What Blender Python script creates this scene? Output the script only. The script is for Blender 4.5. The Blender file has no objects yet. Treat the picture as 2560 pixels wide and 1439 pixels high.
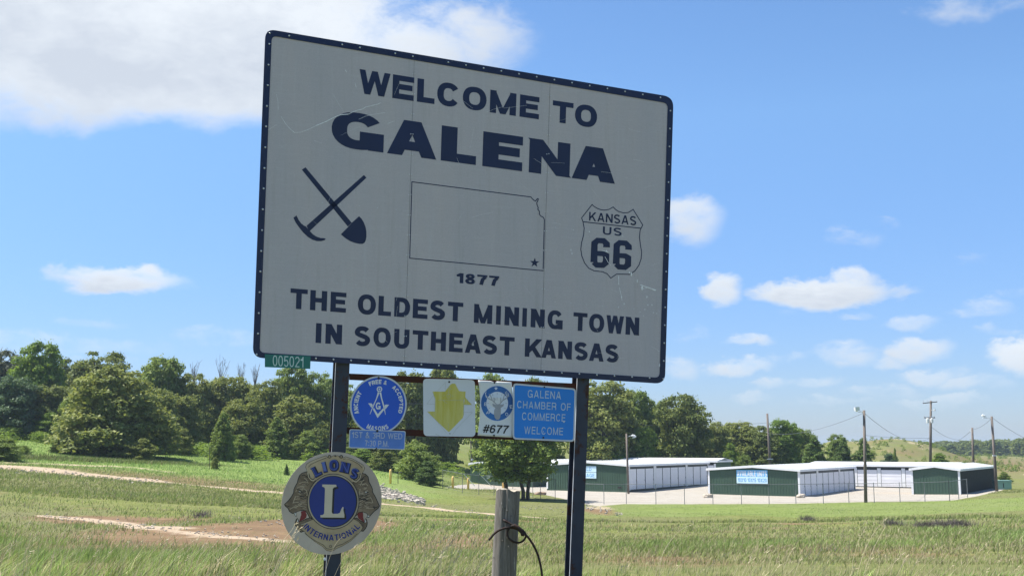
import bpy, math, random
import numpy as np
from mathutils import Vector, Matrix
random.seed(7)
rng = np.random.default_rng(11)
C = bpy.context.scene.collection
SC = bpy.context.scene

# ------------------------------------------------------------------ camera
F, CX, CY, HOR = 2700.0, 1280.0, 719.5, 1115.0
PITCH = math.atan((HOR - CY) / F)
EYE = Vector((0, 0, 5.3))
cam = bpy.data.objects.new('camera', bpy.data.cameras.new('camera'))
C.objects.link(cam); SC.camera = cam
cam.location = EYE; cam.rotation_euler = (math.pi / 2 + PITCH, 0, 0)
cam.data.sensor_width = 36; cam.data.lens = F / 2560 * 36
cam.data.clip_start = .1; cam.data.clip_end = 20000
SC.view_settings.view_transform = 'Standard'; SC.view_settings.look = 'None'
SC.view_settings.exposure = 1.30; SC.view_settings.gamma = 1
SC.view_settings.use_curve_mapping = False

# ------------------------------------------------------------------ sun and sky
SUN_DIR = Vector((-.46, .07, .885)).normalized()        # towards the sun
SUN_EL = math.asin(SUN_DIR.z)
SUN_AZ = math.atan2(SUN_DIR.x, SUN_DIR.y)              # from +Y towards +X
sl = bpy.data.lights.new('sun', 'SUN'); sl.energy = 4.2; sl.angle = math.radians(.53); sl.color = (1, .955, .88)
so = bpy.data.objects.new('sun', sl); C.objects.link(so)
so.rotation_euler = (-SUN_DIR).to_track_quat('-Z', 'Y').to_euler(); so.location = (0, 0, 60)

def ray(px, py):
    X = (px - CX) / F; Y = -(py - CY) / F
    return Vector((X, math.cos(PITCH) - math.sin(PITCH) * Y, math.sin(PITCH) + math.cos(PITCH) * Y))
def at(px, py, D):
    d = ray(px, py); return EYE + d * (D / d.y)
def azel(px, py):
    d = ray(px, py).normalized(); return math.atan2(d.x, d.y), math.asin(d.z)

class NT:
    def __init__(s, tree): s.t = tree; s.n = tree.nodes; s.l = tree.links
    def new(s, typ, **kw):
        n = s.n.new(typ)
        for k, v in kw.items(): setattr(n, k, v)
        return n
    def link(s, a, b): s.l.new(a, b)
    def set(s, sock, v):
        if isinstance(v, bpy.types.NodeSocket): s.l.new(v, sock)
        else: sock.default_value = v
    def m(s, op, a, b=0.0, c=None, clamp=False):
        n = s.n.new('ShaderNodeMath'); n.operation = op; n.use_clamp = clamp
        s.set(n.inputs[0], a); s.set(n.inputs[1], b)
        if c is not None: s.set(n.inputs[2], c)
        return n.outputs[0]
    def mix(s, f, a, b, blend='MIX'):
        n = s.n.new('ShaderNodeMix'); n.data_type = 'RGBA'; n.blend_type = blend
        s.set(n.inputs['Factor'], f)
        ia, ib = [i for i in n.inputs if i.type == 'RGBA'][:2]
        s.set(ia, a if not isinstance(a, tuple) or len(a) == 4 else (*a, 1)); s.set(ib, b if not isinstance(b, tuple) or len(b) == 4 else (*b, 1))
        return [o for o in n.outputs if o.type == 'RGBA'][0]
    def noise(s, vec, scale, detail=4, rough=.55, dist=0.0):
        n = s.n.new('ShaderNodeTexNoise'); n.inputs['Scale'].default_value = scale
        n.inputs['Detail'].default_value = detail; n.inputs['Roughness'].default_value = rough
        n.inputs['Distortion'].default_value = dist
        if vec is not None: s.l.new(vec, n.inputs['Vector'])
        return n.outputs[0]
    def ramp(s, f, stops, interp='LINEAR'):
        n = s.n.new('ShaderNodeValToRGB'); n.color_ramp.interpolation = interp
        e = n.color_ramp.elements
        while len(e) < len(stops): e.new(.5)
        for k, (p, c) in enumerate(stops):
            e[k].position = p; e[k].color = c if isinstance(c, tuple) else (c, c, c, 1)
        s.set(n.inputs[0], f); return n.outputs[0]
    def maprange(s, v, a, b, c=0.0, d=1.0, smooth=False):
        n = s.n.new('ShaderNodeMapRange'); n.clamp = True
        if smooth: n.interpolation_type = 'SMOOTHSTEP'
        s.set(n.inputs[0], v)
        for i, x in enumerate((a, b, c, d)): n.inputs[i + 1].default_value = x
        return n.outputs[0]

world = bpy.data.worlds.new('World'); SC.world = world; world.use_nodes = True
w = NT(world.node_tree); w.n.clear()
sky = w.new('ShaderNodeTexSky', sky_type='NISHITA', sun_disc=False, sun_elevation=SUN_EL, sun_rotation=SUN_AZ,
            altitude=0, air_density=1.0, dust_density=.25, ozone_density=3.0)
tc = w.new('ShaderNodeTexCoord')
sep = w.new('ShaderNodeSeparateXYZ'); w.link(tc.outputs['Generated'], sep.inputs[0])
dx, dy, dz = sep.outputs
AZ = w.m('ARCTAN2', dx, dy); EL = w.m('ARCSINE', dz)
mp = w.new('ShaderNodeMapping'); w.link(tc.outputs['Generated'], mp.inputs[0]); mp.inputs['Scale'].default_value = (1, 1, 1.9)
nz_big = w.noise(mp.outputs[0], 9, 7, .58, .25)
nz_fine = w.noise(mp.outputs[0], 30, 9, .64, .25)
warp = w.m('MULTIPLY', w.m('SUBTRACT', nz_big, .5), .055)
warp2 = w.m('MULTIPLY', w.m('SUBTRACT', nz_fine, .5), .022)
az2 = w.m('ADD', AZ, w.m('ADD', warp, warp2)); el2 = w.m('ADD', EL, w.m('SUBTRACT', w.m('MULTIPLY', warp, .6), warp2))
# clouds: centre (x, y) and half size in the photograph's angles, weight
CL = [(420, 60, 700, 215, 1.5), (180, 150, 350, 160, 1.2), (480, 175, 370, 150, 1.3), (830, 130, 460, 150, 1.1), (1080, 90, 290, 110, .75), (-250, 100, 400, 200, 1.),
      (330, 240, 230, 85, .8), (1060, 150, 240, 60, .35),
      (300, 694, 175, 34, .8), (1730, 545, 90, 70, .62), (2110, 600, 110, 34, .33), (2220, 560, 40, 24, .25), (1810, 720, 58, 42, .75), (2060, 725, 175, 42, .95),
      (2120, 700, 90, 30, .7), (2260, 808, 85, 26, .55), (2440, 780, 90, 30, .5), (1865, 855, 75, 20, .62), (1855, 915, 85, 24, .6), (2110, 885, 105, 40, .48),
      (2300, 872, 85, 30, .62), (2320, 940, 75, 26, .55), (2545, 890, 85, 48, .9), (1710, 915, 60, 28, .42), (1740, 830, 50, 20, .3), (2460, 660, 80, 28, .2),
      (120, 860, 300, 35, .40), (560, 850, 120, 35, .35), (2450, 10, 220, 34, .40), (1380, 985, 160, 40, .35), (2000, 960, 110, 20, .5), (2060, 1010, 150, 16, .42), (2350, 1010, 170, 18, .42), (1960, 900, 60, 18, .4), (2230, 900, 60, 20, .45), (2500, 830, 60, 18, .4), (2260, 720, 60, 20, .3), (150, 905, 200, 16, .35), (1890, 985, 60, 16, .35), (2200, 985, 120, 22, .38), (2430, 960, 110, 26, .45), (2150, 790, 60, 16, .3), (1960, 780, 60, 14, .25), (2520, 740, 50, 16, .3), (2380, 930, 50, 20, .4), (440, 720, 90, 14, .3), (220, 800, 120, 16, .22), (700, 60, 0.1, 0.1, 0)]
acc = None
shade = None
for (x, y, rx, ry, wt) in CL:
    if wt <= 0: continue
    a0, e0 = azel(x, y); ra = rx / F; re = ry / F
    u = w.m('MULTIPLY', w.m('SUBTRACT', az2, a0), 1 / ra); v = w.m('MULTIPLY', w.m('SUBTRACT', el2, e0), 1 / re)
    d = w.m('MULTIPLY_ADD', u, u, w.m('MULTIPLY', v, v))
    k = w.m('MULTIPLY', w.m('SUBTRACT', 1.25, d, clamp=True), wt * (1.15 if rx < 200 else 1.0))
    acc = k if acc is None else w.m('MAXIMUM', acc, k)
    sh = w.m('MULTIPLY', w.m('MULTIPLY_ADD', v, -.5, .3, clamp=True), k)
    shade = sh if shade is None else w.m('MAXIMUM', shade, sh)
inner = w.m('MULTIPLY_ADD', w.m('SUBTRACT', nz_big, .5), 1.5, w.m('MULTIPLY_ADD', w.m('SUBTRACT', nz_fine, .5), 1.1, acc))
dens = w.maprange(inner, .12, 1.12, 0, 1, True)
dens = w.m('MULTIPLY', dens, w.maprange(acc, .0, .22, 0, 1))
# the same cumulus field goes on over the rest of the sky
pz = w.m('MAXIMUM', dz, .06)
cb = w.new('ShaderNodeCombineXYZ'); w.link(w.m('DIVIDE', dx, pz), cb.inputs[0]); w.link(w.m('DIVIDE', dy, pz), cb.inputs[1]); cb.inputs[2].default_value = 3.7
gen = w.maprange(w.noise(cb.outputs[0], 1.1, 6, .55, .2), .54, .68, 0, .85, True)
outside = w.m('MAXIMUM', w.maprange(w.m('ABSOLUTE', AZ), .50, .62), w.maprange(EL, .44, .56))
gen = w.m('MULTIPLY', w.m('MULTIPLY', gen, outside), w.maprange(dz, .02, .10))
dens = w.m('MAXIMUM', dens, gen)
cloudcol = w.mix(w.m('ADD', w.m('MULTIPLY', shade, .9), w.m('ADD', w.m('MULTIPLY_ADD', nz_big, 2.2, -1.02), w.m('MULTIPLY_ADD', nz_fine, 1.2, -.6)), clamp=True), (.70, .735, .77), (.52, .56, .62))
# sky colour multiplied by an elevation tint, darker and bluer near the horizon
skyc = w.new('ShaderNodeHueSaturation'); skyc.inputs['Saturation'].default_value = 1.12; skyc.inputs['Hue'].default_value = .505
w.link(w.mix(1.0, sky.outputs[0], w.mix(w.maprange(EL, -.02, .30, 0, 1), (.37, .435, .66), (.90, .94, .93)), 'MULTIPLY'), skyc.inputs['Color'])
bg1 = w.new('ShaderNodeBackground'); w.link(skyc.outputs[0], bg1.inputs[0]); bg1.inputs[1].default_value = .085
bg2 = w.new('ShaderNodeBackground'); w.link(cloudcol, bg2.inputs[0]); bg2.inputs[1].default_value = .53
ms = w.new('ShaderNodeMixShader'); w.link(w.m('MULTIPLY', dens, .93), ms.inputs[0]); w.link(bg1.outputs[0], ms.inputs[1]); w.link(bg2.outputs[0], ms.inputs[2])
wo = w.new('ShaderNodeOutputWorld'); w.link(ms.outputs[0], wo.inputs[0])

# ------------------------------------------------------------------ helpers
def tag(o, label=None, cat=None, group=None, kind=None):
    if label: o['label'] = label
    if cat: o['category'] = cat
    if group: o['group'] = group
    if kind: o['kind'] = kind
    return o
def thing(name, label, cat, loc=(0, 0, 0), group=None):
    o = bpy.data.objects.new(name, None); C.objects.link(o); o.location = loc
    o.empty_display_size = .2
    return tag(o, label, cat, group)
def link_mesh(name, me, m, parent=None):
    o = bpy.data.objects.new(name, me)
    for k in (m if isinstance(m, (list, tuple)) else [m]):
        if k is not None and len(me.materials) < 8: me.materials.append(k)
    C.objects.link(o)
    if parent: o.parent = parent
    return o
def np_mesh(name, V, Fc, m, parent=None, col=None, smooth=False, attr='tint'):
    """V (N,3), Fc (M,k) equal sized faces"""
    me = bpy.data.meshes.new(name); k = Fc.shape[1]
    if parent is not None:
        V = V - np.array(base_of(parent))
    me.vertices.add(len(V)); me.vertices.foreach_set('co', np.ascontiguousarray(V, dtype=np.float32).ravel())
    me.loops.add(Fc.size); me.loops.foreach_set('vertex_index', np.ascontiguousarray(Fc, dtype=np.int32).ravel())
    me.polygons.add(len(Fc)); me.polygons.foreach_set('loop_start', np.arange(0, Fc.size, k, dtype=np.int32))
    me.polygons.foreach_set('loop_total', np.full(len(Fc), k, dtype=np.int32))
    if smooth: me.polygons.foreach_set('use_smooth', np.ones(len(Fc), dtype=bool))
    me.update(calc_edges=True)
    if col is not None:
        a = me.color_attributes.new(attr, 'FLOAT_COLOR', 'POINT'); a.data.foreach_set('color', np.ascontiguousarray(col, dtype=np.float32).ravel())
    return link_mesh(name, me, m, parent)
def base_of(o):
    v = Vector((0, 0, 0))
    while o is not None: v = v + o.location; o = o.parent
    return v
class MB:
    def __init__(s): s.v = []; s.f = []; s.mi = []; s.cur = 0
    def add(s, vs, fs):
        b = len(s.v); s.v += [tuple(q) for q in vs]
        for q in fs: s.f.append([b + i for i in q]); s.mi.append(s.cur)
    def box(s, c, ax, ay, az, hx, hy, hz):
        c = Vector(c); ax, ay, az = Vector(ax) * hx, Vector(ay) * hy, Vector(az) * hz
        vs = [c + ax * i + ay * j + az * k for i in (-1, 1) for j in (-1, 1) for k in (-1, 1)]
        s.add(vs, [(0, 1, 3, 2), (4, 6, 7, 5), (0, 4, 5, 1), (2, 3, 7, 6), (0, 2, 6, 4), (1, 5, 7, 3)])
    def abox(s, x0, x1, y0, y1, z0, z1, fr=None):
        """box in a frame (origin, ex, ey, ez)"""
        o, ex, ey, ez = fr or (Vector(), Vector((1, 0, 0)), Vector((0, 1, 0)), Vector((0, 0, 1)))
        s.box(o + ex * (x0 + x1) / 2 + ey * (y0 + y1) / 2 + ez * (z0 + z1) / 2, ex, ey, ez, (x1 - x0) / 2, (y1 - y0) / 2, (z1 - z0) / 2)
    def tube(s, pts, r, n=8, caps=True):
        pts = [Vector(p) for p in pts]; rs = r if isinstance(r, (list, tuple)) else [r] * len(pts)
        rings = []; prev = None
        for i, p in enumerate(pts):
            t = (pts[min(i + 1, len(pts) - 1)] - pts[max(i - 1, 0)]).normalized()
            if prev is None:
                a = t.cross(Vector((0, 0, 1))); a = t.cross(Vector((1, 0, 0))) if a.length < .1 else a
            else: a = prev - t * prev.dot(t)
            a.normalize(); prev = a; b = t.cross(a)
            rings.append([p + (a * math.cos(2 * math.pi * k / n) + b * math.sin(2 * math.pi * k / n)) * rs[i] for k in range(n)])
        vs = [q for rg in rings for q in rg]; fs = []
        for i in range(len(pts) - 1):
            for k in range(n): fs.append((i * n + k, i * n + (k + 1) % n, (i + 1) * n + (k + 1) % n, (i + 1) * n + k))
        if caps: fs.append(tuple(range(n - 1, -1, -1))); fs.append(tuple((len(pts) - 1) * n + k for k in range(n)))
        s.add(vs, fs)
    def build(s, name, m, parent=None, smooth=False):
        me = bpy.data.meshes.new(name); b = base_of(parent) if parent else Vector()
        me.from_pydata([(x - b.x, y - b.y, z - b.z) for x, y, z in s.v], [], s.f)
        if smooth: me.polygons.foreach_set('use_smooth', [True] * len(me.polygons))
        o = link_mesh(name, me, m, parent)
        if isinstance(m, (list, tuple)): me.polygons.foreach_set('material_index', s.mi)
        me.update(); return o

# ------------------------------------------------------------------ materials
def new_mat(name):
    m = bpy.data.materials.new(name); m.use_nodes = True; t = NT(m.node_tree)
    return m, t, t.n['Principled BSDF']
def mat(name, col, rough=.6, var=.12, scale=6, metal=0, spec=.5, bump=0, bscale=40, col2=None, stretch=None, coat=0):
    m, t, p = new_mat(name)
    c = t.new('ShaderNodeTexCoord').outputs['Object']
    if stretch:
        mm = t.new('ShaderNodeMapping'); mm.inputs['Scale'].default_value = stretch; t.link(c, mm.inputs[0]); c = mm.outputs[0]
    nz = t.noise(c, scale, 5, .6)
    k = t.maprange(nz, .3, .7)
    a = tuple(max(0, x * (1 - var)) for x in col); b = col2 or tuple(min(1, x * (1 + var)) for x in col)
    t.link(t.mix(k, a, b), p.inputs['Base Color'])
    p.inputs['Roughness'].default_value = rough; p.inputs['Metallic'].default_value = metal
    p.inputs['Specular IOR Level'].default_value = spec
    if bump:
        bn = t.new('ShaderNodeBump'); bn.inputs['Strength'].default_value = bump; bn.inputs['Distance'].default_value = .01
        t.link(t.noise(c, bscale, 5, .6), bn.inputs['Height']); t.link(bn.outputs[0], p.inputs['Normal'])
    return m
def rust_mat(name, paint, rust, amount, rough=.45, scale=7):
    m, t, p = new_mat(name); c = t.new('ShaderNodeTexCoord').outputs['Object']
    n1 = t.noise(c, scale, 8, .65, .3); n2 = t.noise(c, scale * 6, 4)
    k = t.maprange(t.m('MULTIPLY_ADD', n2, .25, n1), .82 - amount, .90 - amount)
    base = t.mix(t.maprange(t.noise(c, 3, 5), .3, .7), tuple(x * .85 for x in paint), tuple(x * 1.25 for x in paint))
    t.link(t.mix(k, base, rust), p.inputs['Base Color'])
    t.link(t.m('MULTIPLY_ADD', k, .4, rough, clamp=True), p.inputs['Roughness'])
    p.inputs['Specular IOR Level'].default_value = .35
    return m
def leaf_mat(name, dark, light, under=.6, trans=.35, rough=.5):
    m, t, p = new_mat(name)
    at_ = t.new('ShaderNodeAttribute', attribute_name='tint').outputs['Fac']
    oi = t.new('ShaderNodeObjectInfo').outputs['Random']
    k = t.m('MULTIPLY_ADD', t.m('SUBTRACT', oi, .5), .22, at_, clamp=True)
    c = t.mix(k, dark, light)
    geo = t.new('ShaderNodeNewGeometry').outputs['Backfacing']
    c = t.mix(t.m('MULTIPLY', geo, under * .22), c, tuple(min(1, x * 1.25 + .035) for x in light))
    t.link(c, p.inputs['Base Color']); p.inputs['Roughness'].default_value = .6; p.inputs['Specular IOR Level'].default_value = .22
    tr = t.new('ShaderNodeBsdfTranslucent'); t.link(t.mix(.5, c, (light[0] * 1.3, light[1] * 1.25, light[2] * .6)), tr.inputs[0])
    mx = t.new('ShaderNodeMixShader'); mx.inputs[0].default_value = trans
    t.link(p.outputs[0], mx.inputs[1]); t.link(tr.outputs[0], mx.inputs[2]); t.link(mx.outputs[0], t.n['Material Output'].inputs[0])
    return m
def grass_mat(name, trans=.35):
    m, t, p = new_mat(name)
    c = t.new('ShaderNodeAttribute', attribute_name='tint').outputs['Color']
    t.link(c, p.inputs['Base Color']); p.inputs['Roughness'].default_value = .55; p.inputs['Specular IOR Level'].default_value = .3
    tr = t.new('ShaderNodeBsdfTranslucent'); t.link(c, tr.inputs[0])
    mx = t.new('ShaderNodeMixShader'); mx.inputs[0].default_value = trans
    t.link(p.outputs[0], mx.inputs[1]); t.link(tr.outputs[0], mx.inputs[2]); t.link(mx.outputs[0], t.n['Material Output'].inputs[0])
    return m

M = {}
M['navy'] = mat('navy_vinyl', (.005, .010, .044), .38, .2, 3, spec=.45)
M['white_paint'] = mat('white_paint', (.74, .75, .76), .5, .05, 2)
M['roof'] = mat('white_roof_sheet', (.62, .63, .61), .45, .04, .6)
M['rivet'] = mat('rivet_metal', (.62, .63, .65), .35, .1, 30, metal=.4)
M['steel_blue'] = rust_mat('blue_painted_steel', (.030, .036, .056), (.055, .024, .016), .16, .42)
M['steel_edge'] = mat('pale_steel_edge', (.34, .35, .38), .5, .3, 8)
M['rust_bar'] = rust_mat('rusty_brown_steel', (.030, .017, .015), (.06, .022, .014), .3, .7)
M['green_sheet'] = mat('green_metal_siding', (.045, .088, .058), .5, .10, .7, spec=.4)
M['green_dark'] = mat('dark_green_trim_and_shade', (.014, .021, .022), .5, .1, .8)  # trim green, also the shade painted into one shed's side walls
M['door'] = mat('white_door_sheet', (.76, .76, .79), .45, .05, .8)
M['pole'] = mat('weathered_pole_wood', (.14, .115, .098), .85, .3, 2, stretch=(6, 6, .5))
M['trunk'] = mat('bark', (.075, .060, .047), .9, .35, 4, stretch=(3, 3, .6), bump=.5)
M['galv'] = mat('galvanised_steel', (.40, .42, .44), .45, .15, 6, metal=.3)
M['fence'] = mat('fence_steel', (.17, .18, .19), .5, .15, 6, metal=.2)
M['yellow'] = mat('yellow_bollard_paint', (.82, .54, .17), .5, .08, 3)
M['black'] = mat('black_iron', (.018, .018, .019), .5, .2, 5)
M['rock'] = mat('limestone_rock', (.46, .40, .32), .9, .25, 5, bump=.6, bscale=12)
M['rockdark'] = mat('brown_stone', (.24, .17, .12), .9, .35, 5, bump=.6, bscale=12)
M['wire'] = mat('overhead_cable', (.10, .105, .12), .6, .1, 3)
M['cable'] = rust_mat('rusted_cable', (.018, .011, .010), (.050, .022, .015), .18, .75, 30)
M['boxgreen'] = mat('pale_green_enamel', (.22, .38, .31), .45, .08, 2)
M['lamp'] = mat('lamp_housing', (.60, .62, .62), .4, .1, 3)

# ------------------------------------------------------------------ terrain
COLS = [-200, 0, 300, 700, 1000, 1170, 1300, 1500, 1750, 2000, 2300, 2560, 2760]
DS = [12, 20, 32, 48, 66, 84, 99, 113, 130, 160, 220, 300, 420, 600, 900, 2000, 6000]
YT = [
 [1430, 1365, 1310, 1255, 1195, 1152, 1125, 1100, 1075, 1058, 1048, 1045, 1050, 1060, 1080, 1105, 1113],
 [1430, 1368, 1318, 1265, 1208, 1165, 1138, 1112, 1088, 1065, 1052, 1048, 1050, 1060, 1080, 1105, 1113],
 [1430, 1372, 1325, 1280, 1232, 1190, 1160, 1138, 1115, 1085, 1062, 1055, 1058, 1065, 1082, 1105, 1113],
 [1430, 1376, 1335, 1295, 1258, 1225, 1198, 1172, 1148, 1122, 1095, 1080, 1075, 1078, 1090, 1108, 1114],
 [1430, 1378, 1342, 1308, 1278, 1252, 1228, 1200, 1170, 1135, 1105, 1090, 1085, 1085, 1095, 1108, 1114],
 [1430, 1378, 1344, 1312, 1286, 1262, 1245, 1230, 1220, 1204, 1125, 1100, 1092, 1092, 1098, 1109, 1114],
 [1430, 1378, 1345, 1315, 1290, 1268, 1251, 1237, 1223, 1206, 1125, 1105, 1095, 1095, 1100, 1110, 1114],
 [1430, 1378, 1345, 1318, 1295, 1274, 1259, 1238, 1222, 1185, 1140, 1118, 1105, 1100, 1104, 1111, 1114],
 [1430, 1378, 1345, 1318, 1296, 1275, 1259, 1241, 1222, 1192, 1150, 1125, 1112, 1108, 1108, 1112, 1114],
 [1430, 1378, 1345, 1318, 1296, 1275, 1258, 1241, 1223, 1196, 1160, 1145, 1135, 1130, 1125, 1118, 1115],
 [1430, 1378, 1345, 1316, 1290, 1269, 1254, 1241, 1223, 1197, 1172, 1160, 1150, 1140, 1130, 1120, 1115],
 [1430, 1376, 1340, 1308, 1280, 1256, 1242, 1231, 1221, 1203, 1182, 1168, 1156, 1142, 1131, 1120, 1115],
 [1430, 1376, 1340, 1306, 1276, 1252, 1238, 1228, 1218, 1200, 1180, 1166, 1154, 1141, 1131, 1120, 1115]]
ZT = np.array([[at(c, y, d).z for y, d in zip(r, DS)] for c, r in zip(COLS, YT)])
NEARZ = EYE.z - 1.32
LD = np.log(np.array([3.0, 8.0] + DS)); ZT = np.hstack([np.full((len(COLS), 2), NEARZ), ZT])
NC, ND = 160, 260
cg = np.linspace(-200, 2760, NC); lg = np.linspace(LD[0], LD[-1], ND)
T1 = np.array([np.interp(lg, LD, r) for r in ZT]); TG = np.array([np.interp(cg, COLS, T1[:, j]) for j in range(ND)]).T
def blur(a, ax, n, it=3):
    for _ in range(it):
        p = np.pad(a, [(n, n) if i == ax else (0, 0) for i in range(2)], mode='edge')
        c = np.cumsum(np.insert(p, 0, 0, axis=ax), axis=ax)
        a = (np.take(c, range(2 * n + 1, c.shape[ax]), axis=ax) - np.take(c, range(0, c.shape[ax] - 2 * n - 1), axis=ax)) / (2 * n + 1)
    return a
TG = blur(blur(TG, 0, 3), 1, 2)
ph = rng.uniform(0, 6.28, (24, 2)); kk = rng.normal(0, 1, (24, 2))
def wob(X, Y, wl, i0, n=8):
    r = 0
    for i in range(i0, i0 + n): r = r + np.sin((X * kk[i, 0] + Y * kk[i, 1]) * 6.28 / wl / 1.3 + ph[i, 0])
    return r / n
def ground(X, Y):
    X = np.asarray(X, float); Y = np.asarray(Y, float)
    r = np.hypot(X, Y); az = np.arctan2(X, Y); azc = np.clip(az, -.5, .5)
    D = r * np.cos(azc); px = np.clip(CX + F * np.tan(azc), -200, 2760)
    ci = (px + 200) / 2960 * (NC - 1); li = (np.log(np.clip(D, 3.01, 5990)) - lg[0]) / (lg[-1] - lg[0]) * (ND - 1)
    c0 = np.clip(ci.astype(int), 0, NC - 2); l0 = np.clip(li.astype(int), 0, ND - 2); fc = ci - c0; fl = li - l0
    z = (TG[c0, l0] * (1 - fc) + TG[c0 + 1, l0] * fc) * (1 - fl) + (TG[c0, l0 + 1] * (1 - fc) + TG[c0 + 1, l0 + 1] * fc) * fl
    back = np.clip((np.abs(az) - 1.2) / 1.2, 0, 1); back = back * back * (3 - 2 * back)
    z = z * (1 - back) + (NEARZ - .6 * np.clip(r / 60, 0, 1)) * back
    amp = np.clip((D - 10) / 60, 0, 1) * .12 + .015
    padf = 1 - .85 * np.exp(-(np.clip(np.abs(D - 118) - 20, 0, None) / 8) ** 2) * (px > 1150)
    z = z + amp * padf * (wob(X, Y, 9, 0) + .35 * wob(X, Y, 2.6, 8))
    # sandy spoil mound and the low rises beyond the sheds
    def g(cx, cd, h, sx, sy):
        ax = (px - cx) / sx; ay = (D - cd) / sy
        return h * np.exp(-(ax * ax + ay * ay))
    front = np.clip(1 - np.abs(az) / .7, 0, 1) > 0
    z = z + front * (g(2205, 300, 6.0, 120, 55) + g(2330, 310, 2.6, 90, 50) + g(2070, 320, 3.6, 60, 50) + g(1120, 190, 2.2, 130, 30)
                     + g(2470, 430, 2.2, 150, 80))
    return z
def gz(x, y): return float(ground(np.array([x]), np.array([y]))[0])
dscan = np.exp(np.linspace(math.log(7), math.log(900), 900))
def hit(px, py):
    """where the line of sight through a point of the photograph meets the ground"""
    d = ray(px, py); X = d.x / d.y * dscan; Z = EYE.z + d.z / d.y * dscan
    g_ = ground(X, dscan); below = np.nonzero(Z <= g_)[0]
    i = below[0] if len(below) else len(dscan) - 1
    return Vector((X[i], dscan[i], float(g_[i])))
def onground(px, D):
    """the ground point in the column px of the photograph at distance D"""
    X = (px - CX) / F * D
    for _ in range(3):
        z = gz(X, D); dd = (D * math.cos(PITCH) + (z - EYE.z) * math.sin(PITCH)); X = (px - CX) / F * dd
    return Vector((X, D, gz(X, D)))
def proj(P):
    v = Vector(P) - EYE; zc = v.y * math.cos(PITCH) + v.z * math.sin(PITCH)
    yc = -v.y * math.sin(PITCH) + v.z * math.cos(PITCH)
    return CX + F * v.x / zc, CY - F * yc / zc

# ground sheet: a fan of rings round the viewpoint, finest where the photograph looks
azs = np.concatenate([np.linspace(-math.pi, -.55, 40, endpoint=False), np.linspace(-.55, .55, 700), np.linspace(.55, math.pi, 40)[1:]])
rs = np.concatenate([np.linspace(.03, 7, 11, endpoint=False), np.exp(np.linspace(math.log(7), math.log(200), 430, endpoint=False)), np.exp(np.linspace(math.log(200), math.log(9000), 90))])
AA, RR = np.meshgrid(azs, rs, indexing='ij'); GX = RR * np.sin(AA); GY = RR * np.cos(AA); GZ = ground(GX, GY)
na, nr = GX.shape
V = np.stack([GX, GY, GZ], -1).reshape(-1, 3)
ii, jj = np.meshgrid(np.arange(na - 1), np.arange(nr - 1), indexing='ij')
a = (ii * nr + jj).ravel(); Fg = np.stack([a, a + 1, a + nr + 1, a + nr], 1)
def in_poly(X, Y, poly):
    r = np.zeros(X.shape, bool); n = len(poly)
    for i in range(n):
        x1, y1 = poly[i]; x2, y2 = poly[(i + 1) % n]
        c = ((y1 > Y) != (y2 > Y)) & (X < (x2 - x1) * (Y - y1) / (y2 - y1 + 1e-12) + x1); r ^= c
    return r
def dist_line(X, Y, pl):
    d = np.full(X.shape, 1e9)
    for (x1, y1), (x2, y2) in zip(pl[:-1], pl[1:]):
        L2 = (x2 - x1) ** 2 + (y2 - y1) ** 2; t = np.clip(((X - x1) * (x2 - x1) + (Y - y1) * (y2 - y1)) / L2, 0, 1)
        d = np.minimum(d, np.hypot(X - x1 - t * (x2 - x1), Y - y1 - t * (y2 - y1)))
    return d
def W2(pts): return [(hit(x, y).x, hit(x, y).y) for x, y in pts]
PAD = W2([(1108, 1217), (1160, 1221), (1250, 1222), (1300, 1226), (1350, 1234), (1410, 1246), (1450, 1258), (1495, 1264), (1560, 1259), (1750, 1259), (1990, 1258),
          (2160, 1254), (2250, 1253), (2380, 1250), (2440, 1240), (2508, 1224)])
PAD = PAD + [(onground(2515, 138).x, 138), (onground(2300, 150).x, 150), (onground(1900, 152).x, 152), (onground(1500, 160).x, 160), (onground(1290, 150).x, 150), (onground(1178, 136).x, 136), (onground(1115, 116).x, 116)]
TRACK = W2([(-150, 1156), (0, 1165), (150, 1178), (300, 1194), (420, 1207), (560, 1219), (700, 1231), (900, 1252), (1000, 1262), (1120, 1275), (1230, 1284), (1420, 1298)])
TRACK2 = W2([(-150, 1150), (0, 1157), (180, 1163), (330, 1168), (420, 1180)])
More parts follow.
